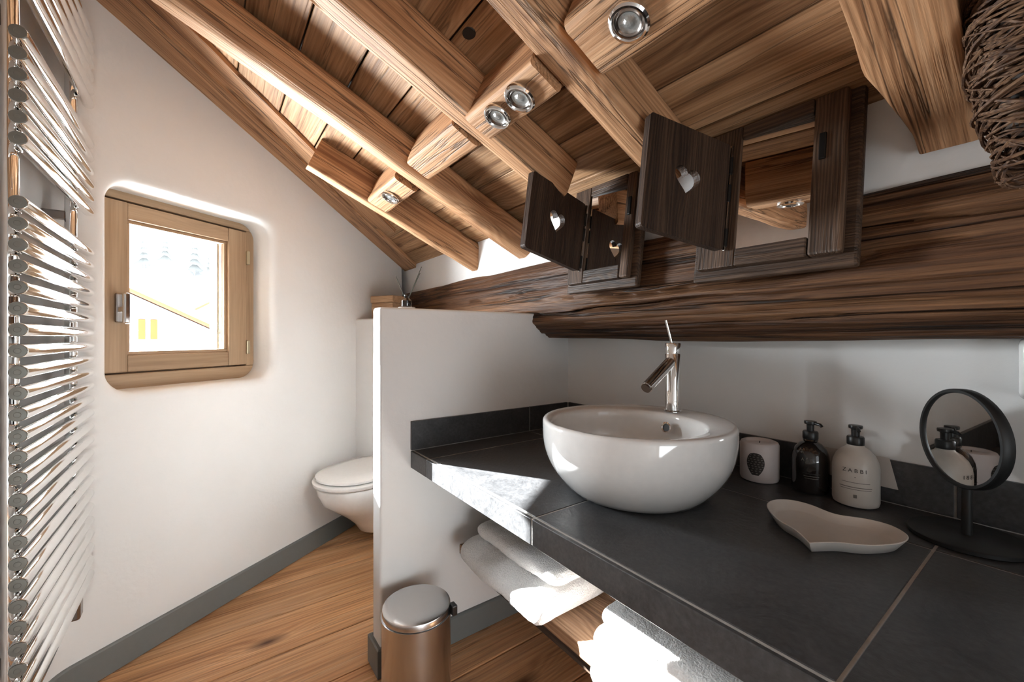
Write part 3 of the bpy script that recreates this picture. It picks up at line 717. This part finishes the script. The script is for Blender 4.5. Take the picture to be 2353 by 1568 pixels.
# ------------------------------------------------------------------ washbasin and tap
BX, BY = -0.646, 0.838
MB = Matrix.Translation((BX, BY, ZC))
bs = tag(empty('washbasin', (BX, BY, ZC)), 'round white ceramic washbasin standing on the slate countertop', 'washbasin')
bm = bmesh.new(); seg = 96; hb = 0.172
def ring(r, z, oy=0.0, rx=None): return [Vector(((rx or r) * math.cos(2 * math.pi * k / seg), oy + r * math.sin(2 * math.pi * k / seg), z)) for k in range(seg)]
secs = [ring(0.128, 0.0), ring(0.142, 0.0012), ring(0.152, 0.005)]
for k in range(1, 15):
    f = k / 15; secs.append(ring(0.152 + (0.2232 - 0.152) * (1 - (1 - f) ** 2.6), 0.005 + (hb - 0.019) * f))
secs += [ring(0.2232, hb - 0.010), ring(0.2225, hb - 0.004), ring(0.2190, hb), ring(0.2120, hb + 0.0005)]
oy = -0.034
secs += [ring(0.176, hb - 0.002, oy, 0.184), ring(0.172, hb - 0.005, oy, 0.180), ring(0.169, hb - 0.012, oy, 0.177)]
for k in range(1, 10):
    f = k / 10; rr = 0.168 * (1 - f ** 2.6) + 0.022 * f; secs.append(ring(rr, hb - 0.014 - 0.125 * math.sin(f * math.pi / 2), oy * (1 - 0.3 * f), rr * 1.04))
secs.append(ring(0.020, hb - 0.1405, oy * 0.7))
loft(bm, secs); autosm(finish('bowl', bm, CERAM, bs, MB, True), 50)
# overflow ring on the back slope and the waste
MO = axes((BX + 0.008, BY + oy + 0.1515, ZC + hb - 0.036), (1, 0, 0), (0, -1, 0.25))
lathe_obj('overflow_ring', [(0.0095, 0.0), (0.0095, 0.002), (0.0115, 0.0035), (0.0145, 0.002), (0.0145, -0.012)], CHROME, bs, MO, 28)
lathe_obj('overflow_hole', [(0, 0.0005), (0.0097, 0.0005)], BLACKM, bs, MO, 24)
lathe_obj('waste', [(0, 0.004), (0.016, 0.004), (0.021, 0.001), (0.021, -0.002)], CHROME, bs, Matrix.Translation((BX, BY + oy * 0.7, ZC + hb - 0.139)), 28)
TX, TY, TZ = -0.648, 1.000, ZC + hb
MTp = Matrix.Translation((TX, TY, TZ))
tp = tag(empty('tap', (TX, TY, TZ)), 'slim chrome single-lever tap on the rim of the washbasin', 'tap')
lathe_obj('body', [(0, 0), (0.0225, 0), (0.0225, 0.003), (0.0195, 0.005), (0.0192, 0.152), (0.0185, 0.153), (0.0185, 0.155), (0, 0.155)], CHROME, tp, MTp, 40)
lathe_obj('lever_cap', [(0, 0.155), (0.0190, 0.155), (0.0194, 0.157), (0.0194, 0.180), (0.0182, 0.182), (0, 0.182)], CHROME, tp, MTp, 40)
tube_obj('lever', [(TX, TY - 0.004, TZ + 0.180), (TX - 0.003, TY - 0.012, TZ + 0.21), (TX - 0.006, TY - 0.022, TZ + 0.243)], 0.0036, CHROME, tp, 12)
sp = tube_obj('spout', [(TX, TY - 0.008, TZ + 0.134), (TX, TY - 0.112, TZ + 0.072)], 0.0145, CHROME, tp, 32)
tube_obj('aerator', [(TX, TY - 0.110, TZ + 0.0732), (TX, TY - 0.117, TZ + 0.069)], 0.0125, STEELD, sp, 28)

# ------------------------------------------------------------------ things on the countertop
# candle with pine cone print
CX, CY = -0.503, 1.164
MC = Matrix.Translation((CX, CY, ZC)) 
cd = tag(empty('candle', (CX, CY, ZC)), 'short white candle with a dark pine cone print', 'candle')
CR = 0.045
lathe_obj('wax', [(0, 0), (CR - 0.006, 0), (CR - 0.002, 0.002), (CR, 0.008), (CR, 0.092), (CR - 0.003, 0.098), (CR - 0.010, 0.101), (CR - 0.014, 0.100), (CR - 0.018, 0.094), (0, 0.093)], WAX, cd, MC, 48)
tube_obj('wick', [(CX, CY, ZC + 0.092), (CX + 0.001, CY, ZC + 0.099)], 0.001, INKD, cd, 6)
bm = bmesh.new()
a_c = math.atan2(-CY, -CX) - 0.20
def on_wax(bm, pts, off): 
    return bm.faces.new([bm.verts.new(((CR + off) * math.cos(a_c + u / CR), (CR + off) * math.sin(a_c + u / CR), z_)) for u, z_ in pts])
def cone_hw(v): return 0.0205 * (math.sin(math.pi * min(1, 0.10 + 0.62 * (1 - v) ** 0.85 + 0.20 * (1 - v))) ** 0.75) if v < 1 else 0.003
rows_ = [(k / 24) for k in range(25)]
for v0, v1 in zip(rows_, rows_[1:]):
    z_a, z_b = 0.020 + 0.056 * v0, 0.020 + 0.056 * v1; ha, hb_ = cone_hw(v0), cone_hw(v1)
    for q in range(6):
        fa, fb = -1 + q / 3, -1 + (q + 1) / 3
        on_wax(bm, [(fa * ha, z_a), (fb * ha, z_a), (fb * hb_, z_b), (fa * hb_, z_b)], 0.0005)
pcp = finish('pinecone_print', bm, INKD, cd, MC)
bm = bmesh.new(); rr_ = random.Random(3)
for row in range(9):
    v = (row + 0.5) / 9.4; hw = cone_hw(v); nn_ = max(2, int(round(hw / 0.0040)))
    for k in range(nn_):
        u = (-1 + 2 * (k + 0.5 + 0.3 * (row % 2 - 0.5)) / nn_) * hw; zz = 0.022 + 0.054 * v + 0.10 * (abs(u) ** 1.0) * 0.12
        on_wax(bm, [(u + 0.0027 * math.cos(2 * math.pi * q / 7) , zz + 0.0013 * math.sin(2 * math.pi * q / 7) + 0.25 * abs(0.0027 * math.cos(2 * math.pi * q / 7))) for q in range(7)], 0.0009)
finish('scale_print', bm, INKG, pcp, MC)

def wrap_text(txt, size, rx, ry, zc, ac, mat, parent, M, off=0.0007):
    me = text_mesh(txt, size)
    for v in me.vertices:
        r = rx; A = ac + v.co.x / r; z_ = zc + v.co.y
        v.co = ((rx + off) * math.cos(A), (ry + off) * math.sin(A), z_)
    me.materials.clear(); me.materials.append(mat)
    o = bpy.data.objects.new('print', me); COL.objects.link(o); place(o, parent, M); return o
def wrap_bar(w, h, rx, zc, ac, mat, parent, M, off=0.0007, name='print'):
    bm = bmesh.new(); n = 10; a = []; b_ = []
    for k in range(n + 1):
        A = ac + (k / n - 0.5) * w / rx
        a.append(bm.verts.new(((rx + off) * math.cos(A), (rx + off) * math.sin(A), zc - h / 2))); b_.append(bm.verts.new(((rx + off) * math.cos(A), (rx + off) * math.sin(A), zc + h / 2)))
    for k in range(n): bm.faces.new((a[k], a[k + 1], b_[k + 1], b_[k]))
    return finish(name, bm, mat, parent, M)
def bottle(x, y, mat, ink, txt, label, R_, hs, cap_up, sq=1.0):
    M = Matrix.Translation((x, y, ZC)); e = tag(empty('pump_bottle', (x, y, ZC)), label, 'bottle', None)
    lathe_obj('body', [(0, 0.0), (R_ - 0.008, 0.0), (R_ - 0.002, 0.003), (R_, 0.010), (R_, hs - 0.045), (R_ - 0.002, hs - 0.032), (R_ - 0.007, hs - 0.019), (R_ - 0.016, hs - 0.008), (R_ - 0.025, hs - 0.002), (0.016, hs), (0.014, hs + 0.004), (0, hs + 0.004)], mat, e, M, 48)
    pz = hs + 0.003
    lathe_obj('collar', [(0.0, pz), (0.0155, pz), (0.0160, pz + 0.002), (0.0160, pz + 0.016), (0.0145, pz + 0.0185), (0.009, pz + 0.019), (0, pz + 0.019)], BLACKP, e, M, 32)
    pm = lathe_obj('pump_head', [(0.0075, pz + 0.018), (0.0080, pz + 0.034), (0.0125, pz + 0.036), (0.0130, pz + 0.040), (0.0125, pz + 0.0425), (0, pz + 0.043)], BLACKP, e, M, 28)
    ac = math.atan2(-y, -x)
    d = Vector((math.cos(ac + cap_up), math.sin(ac + cap_up), 0))
    tube_obj('nozzle', [Vector((x, y, ZC + pz + 0.039)) + d * 0.004, Vector((x, y, ZC + pz + 0.038)) + d * 0.024, Vector((x, y, ZC + pz + 0.034)) + d * 0.028], 0.0035, BLACKP, pm, 10)
    return e, M, ac
R1 = 0.0385
b1, m1, ac = bottle(-0.392, 1.174, DGLASS, INKW, 'ABBI', 'black pump bottle with faint white print standing beside the candle', R1, 0.122, 0.9)
wrap_text('ABBI', 0.0105, R1, R1, 0.078, ac - 0.1, INKG, b1, m1)
for z_, w_ in ((0.050, 0.036), (0.044, 0.030), (0.039, 0.026)): wrap_bar(w_, 0.0013, R1, z_, ac + 0.05, INKD if z_ > .049 else INKG, b1, m1)
R2 = 0.042
b2, m2, ac = bottle(-0.303, 1.166, WBOT, INKD, 'ZABBI', 'white pump bottle with a black pump and small dark print', R2, 0.128, 0.2)
wrap_text('ZABBI', 0.0115, R2, R2, 0.078, ac - 0.05, INKD, b2, m2)
for z_, w_, h_ in ((0.056, 0.050, 0.0011), (0.046, 0.058, 0.0016), (0.0415, 0.056, 0.0011)): wrap_bar(w_, h_, R2, z_, ac, INKG, b2, m2)
wrap_bar(0.006, 0.007, R2, 0.027, ac - 0.02, INKG, b2, m2); wrap_bar(0.002, 0.0015, R2, 0.068, ac - 0.02, INKG, b2, m2)
# card standing against the splash tiles behind the bottles
bm = bmesh.new()
poly = [(-0.075, 0.0), (0.075, 0.0), (0.060, 0.066), (-0.072, 0.066)]
a = [bm.verts.new((x, 0, z)) for x, z in poly]; b_ = [bm.verts.new((x, 0.0012, z)) for x, z in poly]
bm.faces.new(a); bm.faces.new(b_[::-1])
for k in range(4): bm.faces.new((a[k], b_[k], b_[(k + 1) % 4], a[(k + 1) % 4]))
tag(finish('card', bm, CARD, None, axes((-0.318, YB - 0.0135, ZC + 0.035), (1, 0, 0), (0, 0.02, 1))), 'white card against the splash tiles behind the white bottle', 'card')

# heart-shaped dish
def heart(s=1.0, n=64):
    pts = []
    for k in range(n):
        a = 2 * math.pi * k / n; x = 16 * math.sin(a) ** 3; y = 13 * math.cos(a) - 5 * math.cos(2 * a) - 2 * math.cos(3 * a) - math.cos(4 * a)
        pts.append((x * s, (y + 2.5) * s))
    return pts
hc_ = [(0, -0.108), (0.030, -0.070), (0.070, -0.040), (0.103, 0.012), (0.106, 0.056), (0.082, 0.086), (0.046, 0.088), (0, 0.070)]
ctl = hc_ + [(-x, y) for x, y in hc_[1:-1]][::-1]
hp = []
for k in range(len(ctl)):
    p_ = [Vector(ctl[(k + j) % len(ctl)]) for j in (-1, 0, 1, 2)]
    if k == 0: p_[0] = p_[1]
    if (k + 1) % len(ctl) == 0: p_[3] = p_[2]
    for q in range(6):
        u = q / 6; v_ = 0.5 * ((2 * p_[1]) + (p_[2] - p_[0]) * u + (2 * p_[0] - 5 * p_[1] + 4 * p_[2] - p_[3]) * u * u + (3 * p_[1] - p_[0] - 3 * p_[2] + p_[3]) * u ** 3)
        hp.append((v_.x, v_.y))
bm = bmesh.new()
def hsec(sc, z): return [Vector((x * sc, y * sc, z)) for x, y in hp]
u_ = 1.0
secs = [hsec(u_ * 0.84, 0.0), hsec(u_ * 0.88, 0.001), hsec(u_ * 0.985, 0.017), hsec(u_ * 1.0, 0.0195), hsec(u_ * 0.985, 0.0205), hsec(u_ * 0.965, 0.019), hsec(u_ * 0.87, 0.006), hsec(u_ * 0.82, 0.0045)]
loft(bm, secs)
tag(autosm(finish('heart_dish', bm, DISHM, None, Matrix.Translation((-0.286, 0.932, ZC + 0.0004)) @ Matrix.Rotation(rad(5), 4, 'Z'), True), 50), 'white heart-shaped ceramic dish lying on the slate', 'dish')

# round standing mirror
SX, SY = -0.129, 1.120
sm = tag(empty('standing_mirror', (SX, SY, ZC)), 'round black-rimmed mirror on a thin stand', 'mirror')
lathe_obj('base', [(0, 0), (0.078, 0), (0.080, 0.002), (0.080, 0.008), (0.077, 0.010), (0, 0.011)], BLACKM, sm, Matrix.Translation((SX, SY, ZC)), 48)
tube_obj('stem', [(SX, SY, ZC + 0.010), (SX, SY, ZC + 0.098)], 0.0075, BLACKM, sm, 16)
mz = ZC + 0.185
MM = axes((SX, SY, mz), (0, 0, 1), (-0.73, -0.68, 0.03))
lathe_obj('rim', [(0.081, -0.002), (0.0885, -0.002), (0.090, 0.0), (0.090, 0.014), (0.0885, 0.016), (0.0840, 0.016), (0.0828, 0.014), (0.081, 0.004), (0.081, -0.002)], BLACKM, sm, MM, 64)
lathe_obj('mirror_glass', [(0, 0.0115), (0.0830, 0.0115), (0.0830, 0.009), (0, 0.009)], MIRROR, sm, MM, 64)
lathe_obj('mirror_back', [(0, 0.006), (0.0815, 0.006), (0.0815, -0.001), (0, -0.003)], BLACKM, sm, MM, 64)
# pale fitting at the right on the back wall
fx = -0.074
wf = tag(empty('wall_holder', (fx, YB, H - 0.06)), 'pale rounded wall fitting below the log beside the standing mirror', 'wall fitting')
bm = bmesh.new(); addbox(bm, (-0.0, -0.05, -0.055), (0.08, -0.004, 0.06), 0.014, 4); finish('shell', bm, CERAM2, wf, Matrix.Translation((fx, YB, H - 0.06)), True)
box('back_plate', (fx + 0.01, YB - 0.004, H - 0.10), (fx + 0.07, YB, H - 0.015), STEEL, wf)

# ------------------------------------------------------------------ mirror cabinets with heart shutters
def heart_pts(cx_, cy_, s, n=40):
    return [(cx_ + x * s / 16, cy_ + y * s / 16) for x, y in heart(1.0, n)]
def cabinet(x0, x1, zb_, h, yf, tilt, label, hinge_x, sh_w, sh_ang, o_l, o_r, seed, corner):
    """front frame plane at local y=0, -y faces the room, z up along the tilted board"""
    M = Matrix.Translation((x0, yf, zb_)) @ Matrix.Rotation(rad(-tilt), 4, 'X'); w = x1 - x0
    e = tag(empty('mirror_cabinet', M=M), label, 'mirror cabinet', None)
    def pb(name, lo, hi, mat, parent=e, bev=0.003, grain='x', Mx=None):
        lo, hi = Vector(lo), Vector(hi); c = (lo + hi) / 2; d = hi - lo
        R_ = I4 if grain == 'x' else Matrix.Rotation(rad(-90), 4, 'Y'); dl = (d.x, d.y, d.z) if grain == 'x' else (d.z, d.y, d.x)
        return piece(name, (Mx or M) @ Matrix.Translation(c) @ R_, dl, mat, parent, bev)
    pb('backing_board', (0, 0.022, 0), (w, 0.042, h), CAB, bev=0.006)
    # raised frame
    b0, b1 = 0.024, 0.064
    pb('bottom_rail', (o_l, 0.0, b0), (w - o_r, 0.022, b1), CAB)
    pb('top_rail', (o_l, 0.0, h - 0.036), (w - o_r, 0.022, h - 0.005), CAB)
    pb('stile', (0.020, 0.0, b0), (o_l - 0.001, 0.0225, h - 0.005), CAB, grain='z')
    pb('stile', (w - o_r + 0.001, 0.0, b0), (w - 0.020, 0.0225, h - 0.005), CAB, grain='z', bev=0.006)
    mc_ = Vector(((o_l + w - o_r) / 2, 0.014, (b1 + h - 0.036) / 2)); piece('mirror', M @ Matrix.Translation(mc_) @ Matrix.Rotation(rad(5.0), 4, 'Z'), (w - o_r - o_l + 0.004, 0.003, h - 0.036 - b1), MIRROR, e)
    pb('catch', (w - o_r + 0.014, -0.006, h * 0.60), (w - o_r + 0.026, 0.0, h * 0.60 + 0.055), IRON, grain='z', bev=0.002)
    # shutter, hinged on the left of the glass
    z0_, z1_ = b1 - 0.004, h - corner
    Ms = M @ Matrix.Translation((hinge_x, -0.008, 0)) @ Matrix.Rotation(rad(-sh_ang), 4, 'Z')
    bm = bmesh.new(); th = 0.018
    outp = rrect(0.004, sh_w, z0_, z1_, 0.008, 3); hp_ = heart_pts(sh_w * 0.52, (z0_ + z1_) / 2 + 0.002, 0.036)
    ed = []
    for lp in (outp, hp_):
        v = [bm.verts.new((x, 0, z)) for x, z in lp]
        ed += [bm.edges.new((v[k], v[(k + 1) % len(v)])) for k in range(len(v))]
    bmesh.ops.triangle_fill(bm, use_beauty=True, use_dissolve=False, edges=ed)
    r = bmesh.ops.extrude_face_region(bm, geom=list(bm.faces))
    for v in [q for q in r['geom'] if isinstance(q, bmesh.types.BMVert)]: v.co.y -= th
    # local grain vertical: swap so local x runs up
    Rg = Matrix.Rotation(rad(-90), 4, 'Y')
    bm.transform(Rg.inverted())
    shut = finish('shutter', bm, SHUT, e, Ms @ Rg)
    for zz in (z0_ + 0.03, (z0_ + z1_) / 2 + 0.01, z1_ - 0.05):
        bmh = bmesh.new(); tube(bmh, [(0, 0.0, zz - 0.02), (0, 0.0, zz + 0.02)], 0.005, 10); autosm(finish('hinge', bmh, IRON, shut, Ms, True))
    pb('hinge_rod', (-0.004, -0.004, z0_), (0.002, 0.002, z1_), STEELD, shut, 0.001, 'z', Ms)
    return e
cabinet(-0.577, -0.250, H + 0.137, 0.362, 0.952, 8.4, 'larger dark mirror cabinet with its heart shutter open in front of the log', 0.090, 0.238, 104, 0.108, 0.078, 1, 0.05)
cabinet(-1.030, -0.745, H + 0.148, 0.345, 0.952, 8.4, 'smaller dark mirror cabinet with its heart shutter open beside the partition', 0.083, 0.262, 80, 0.090, 0.052, 2, 0.066)

# ------------------------------------------------------------------ hanging bundle of twigs
TWX, TWY = -0.028, 0.905
tw = tag(empty('twig_bundle', (TWX, TWY, H + 0.235)), 'thick hanging bundle of wound brown twigs beside the knotted rafter end', 'twig decoration')
bm = bmesh.new(); rnd = random.Random(5)
def axis_pt(v):      # v 0 bottom .. 1 top
    return Vector((TWX - 0.012 - 0.02 * v + 0.05 * v * v, TWY - 0.035 * v, H + 0.235 + 0.34 * v))
def rad_at(v): return 0.036 + 0.024 * min(1, v * 2.2) + 0.010 * v
for k in range(190):
    turns = rnd.uniform(0.4, 1.5); v0 = rnd.uniform(-0.02, 0.95); dv = rnd.uniform(0.04, 0.30) * rnd.choice((1, 1, -1)); a0 = rnd.uniform(0, 6.28)
    rr = rnd.uniform(0.80, 1.06); pts = []
    n = int(10 + turns * 14)
    for i in range(n + 1):
        f = i / n; v = min(1.1, max(0.0, v0 + dv * f)); a = a0 + turns * 6.28 * f
        r_ = rad_at(v) * (rr + 0.05 * math.sin(5 * f + k)); 
        c = axis_pt(v); pts.append(c + Vector((math.cos(a) * r_, math.sin(a) * r_, 0.022 * math.sin(a + k * 0.3))))
    tube(bm, pts, rnd.uniform(0.0012, 0.0026), 5)
for k in range(26):     # twigs running lengthwise inside
    a = rnd.uniform(0, 6.28); pts = []
    for i in range(11):
        v = i / 10; r_ = rad_at(v) * rnd.uniform(0.45, 0.75); c = axis_pt(v); pts.append(c + Vector((math.cos(a + v) * r_, math.sin(a + v) * r_, 0)))
    tube(bm, pts, 0.0026, 5)
for k in range(8):      # loops at the bottom
    a = rnd.uniform(0, 3.14); pts = []
    for i in range(13):
        f = i / 12 * math.pi; c = axis_pt(0.03); pts.append(c + Vector((math.cos(a) * math.cos(f) * 0.036, math.sin(a) * math.cos(f) * 0.036, -math.sin(f) * rnd.uniform(0.016, 0.020) * (1 if k % 2 else 0.6))))
    tube(bm, pts, 0.0020, 5)
tag(autosm(finish('wound_twigs', bm, TWIG, tw, Matrix.Translation((0, 0, 0)), True)), kind='stuff')
bm = bmesh.new(); loft(bm, [[axis_pt(v) + Vector((math.cos(q / 12 * 6.283) * rad_at(v) * 0.66, math.sin(q / 12 * 6.283) * rad_at(v) * 0.66, 0)) for q in range(12)] for v in (0.0, 0.25, 0.5, 0.75, 1.0)])
finish('twig_core', bm, DARKW, tw, None, True)
pt = axis_pt(1.0); tube_obj('hanging_cord', [pt - Vector((0, 0, 0.02)), Vector((pt.x, pt.y, zp(pt.y) + 0.004))], 0.002, REED, tw, 6)

# ------------------------------------------------------------------ waste bin
KX, KY = -1.146, 0.490
MK = Matrix.Translation((KX, KY, 0))
kb_ = tag(empty('pedal_bin', (KX, KY, 0)), 'brushed steel pedal bin beside the end of the partition', 'bin')
BR = 0.098
lathe_obj('body', [(0, 0.004), (BR, 0.004), (BR, 0.262), (BR + 0.003, 0.2625), (BR + 0.003, 0.2655), (BR - 0.002, 0.266), (0, 0.266)], STEEL, kb_, MK, 64)
lathe_obj('base_ring', [(BR - 0.01, 0.0), (BR + 0.004, 0.0), (BR + 0.004, 0.016), (BR, 0.018)], BLACKP, kb_, MK, 64)
lathe_obj('lid', [(0, 0.2885), (BR * 0.6, 0.2880), (BR - 0.008, 0.2862), (BR - 0.002, 0.2842), (BR - 0.0005, 0.281), (BR - 0.0005, 0.267), (0, 0.267)], STEEL, kb_, MK, 64)
box('lid_hinge', (KX + 0.05, KY + 0.078, 0.255), (KX + 0.075, KY + 0.094, 0.284), BLACKP, kb_, 0.003)
box('pedal', (KX + 0.02, KY - 0.135, 0.008), (KX + 0.06, KY - 0.095, 0.016), BLACKP, kb_, 0.003, grain='y')

# ------------------------------------------------------------------ box and reed diffuser on the ledges
MBx = axes((-2.345, 0.829, LED), (0.866, 0.5, 0), (0, 0, 1))
bo = tag(empty('lidded_box', M=MBx), 'small pale wooden lidded box on the ledge above the toilet', 'box')
bm = bmesh.new(); addbox(bm, (-0.075, -0.05, 0.0005), (0.075, 0.05, 0.088), 0.003, 2); finish('body', bm, BOXW, bo, MBx)
bm = bmesh.new(); addbox(bm, (-0.080, -0.055, 0.089), (0.080, 0.055, 0.128), 0.004, 2); finish('lid', bm, BOXW, bo, MBx)
RX_, RY_ = -1.334, 0.535; RZ = H + 0.095
rdif = tag(empty('reed_diffuser', (RX_, RY_, RZ)), 'tiny dark glass reed diffuser on top of the partition', 'diffuser')
lathe_obj('saucer', [(0, 0.0003), (0.026, 0.0003), (0.029, 0.003), (0.027, 0.0045), (0, 0.0035)], CERAM2, rdif, Matrix.Translation((RX_, RY_, RZ)), 32)
lathe_obj('bottle', [(0, 0.004), (0.015, 0.004), (0.017, 0.008), (0.017, 0.026), (0.009, 0.034), (0.0075, 0.036), (0.0075, 0.045), (0.005, 0.046)], DGLASS, rdif, Matrix.Translation((RX_, RY_, RZ)), 28)
for dx, dy, dz in ((-0.020, -0.030, 0.088), (0.022, 0.038, 0.100), (0.016, 0.046, 0.122)):
    tube_obj('reed', [(RX_, RY_, RZ + 0.02), (RX_ + dx * 0.5, RY_ + dy * 0.5, RZ + 0.02 + dz * 0.5), (RX_ + dx, RY_ + dy, RZ + 0.02 + dz)], 0.0013, REED, rdif, 6)

# ------------------------------------------------------------------ outside, seen through the window
yaw = rad(54.0); FW = Vector((-math.sin(yaw), math.cos(yaw), 0)); RT = Vector((math.cos(yaw), math.sin(yaw), 0))
def out(r, f, z): return RT * r + FW * f + Vector((0, 0, H + z))
gd = box('snow_ground', (-90, -70, -4.6), (-3.6, 60, -4.4), SNOW); tag(gd, kind='structure')
# snowy slope behind
bm = bmesh.new(); secs = []
for i in range(13):
    x = -40 - i * 5
    secs.append([bm.verts.new((x, y, -4.4 + (i * 2.6) + 1.2 * noise.noise(Vector((x * .06, y * .06, 0))))) for y in range(-80, 70, 10)])
for a, b_ in zip(secs, secs[1:]):
    for k in range(len(a) - 1): bm.faces.new((a[k], a[k + 1], b_[k + 1], b_[k]))
tag(finish('snow_slope', bm, SNOW, None, None, True), kind='structure')
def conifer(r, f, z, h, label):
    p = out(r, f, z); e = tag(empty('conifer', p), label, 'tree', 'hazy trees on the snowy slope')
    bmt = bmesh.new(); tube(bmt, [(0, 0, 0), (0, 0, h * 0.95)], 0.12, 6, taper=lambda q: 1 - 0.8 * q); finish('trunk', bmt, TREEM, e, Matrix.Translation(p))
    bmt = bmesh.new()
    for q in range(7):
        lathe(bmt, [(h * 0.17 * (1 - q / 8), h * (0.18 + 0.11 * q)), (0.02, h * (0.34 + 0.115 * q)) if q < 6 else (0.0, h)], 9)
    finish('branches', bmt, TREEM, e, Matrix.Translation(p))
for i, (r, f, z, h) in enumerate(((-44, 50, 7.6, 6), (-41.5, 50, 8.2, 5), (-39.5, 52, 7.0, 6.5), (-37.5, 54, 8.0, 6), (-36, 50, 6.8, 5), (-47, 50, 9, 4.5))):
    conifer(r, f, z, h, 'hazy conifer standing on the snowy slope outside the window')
def house(name, pc, xdir, w, d, h, roof_h, over, wmat, label):
    M = axes(pc, xdir, (0, 0, 1)); e = tag(empty(name, M=M), label, 'house')
    bm = bmesh.new(); addbox(bm, (-w / 2, 0, 0), (w / 2, d, h)); finish('walls', bm, wmat, e, M)
    bm = bmesh.new(); a = [bm.verts.new((x, 0.0, z)) for x, z in ((-w / 2, h), (w / 2, h), (0, h + roof_h))]; b_ = [bm.verts.new((x, d, z)) for x, z in ((-w / 2, h), (w / 2, h), (0, h + roof_h))]
    bm.faces.new(a); bm.faces.new(b_); bm.faces.new((a[0], b_[0], b_[2], a[2])); bm.faces.new((a[1], b_[1], b_[2], a[2])); finish('gable', bm, wmat, e, M)
    for s in (-1, 1):
        sl_ = math.hypot(w / 2 + over, roof_h * (w / 2 + over) / (w / 2)); an = math.atan2(roof_h, w / 2)
        Mr = M @ Matrix.Translation((0, d / 2, h + roof_h + 0.05)) @ Matrix.Rotation(s * an, 4, 'Y')
        bm = bmesh.new(); addbox(bm, (0 if s > 0 else -sl_, -d / 2 - over, 0), (sl_ if s > 0 else 0, d / 2 + over, 0.14)); ro = finish('roof', bm, CHALET, e, Mr)
        bm = bmesh.new(); addbox(bm, (0 if s > 0 else -sl_, -d / 2 - over, 0.141), (sl_ if s > 0 else 0, d / 2 + over, 0.5)); finish('roof_snow', bm, SNOW, ro, Mr)
    return e, M
# house with orange shutters: its gable faces the window
p = out(-19.3, 20, 0); p.z = -4.4
vd = Vector((RT * -19.3 + FW * 20)).normalized()
xd = Vector((-vd.y, vd.x, 0)) * -1
hA, MA = house('shuttered_house', p, xd, 9.0, 8.0, 5.6, 2.4, 0.6, RENDER_W, 'pale house with orange shutters and a snowy roof outside')
for x in (1.18, 1.64):
    bm = bmesh.new(); addbox(bm, (x - 0.13, -0.06, 5.35), (x + 0.13, -0.01, 6.35), 0.01, 1); finish('shutter', bm, ORANGE, hA, MA)
p = out(-23.0, 33.0, 0); p.z = -4.4
hB, MB_ = house('chalet', p, (xd + vd * 0.6).normalized(), 7.0, 7.0, 6.9, 1.9, 0.9, RENDER_W, 'low chalet with a wide snowy roof outside')
# timber post of the balcony just outside the window
tag(box('balcony_post', (-3.215, 0.005, -4.4), (-3.165, 0.055, 2.6), CHALET, None, 0.01, grain='z'), 'orange-brown timber post just outside the window', 'post')
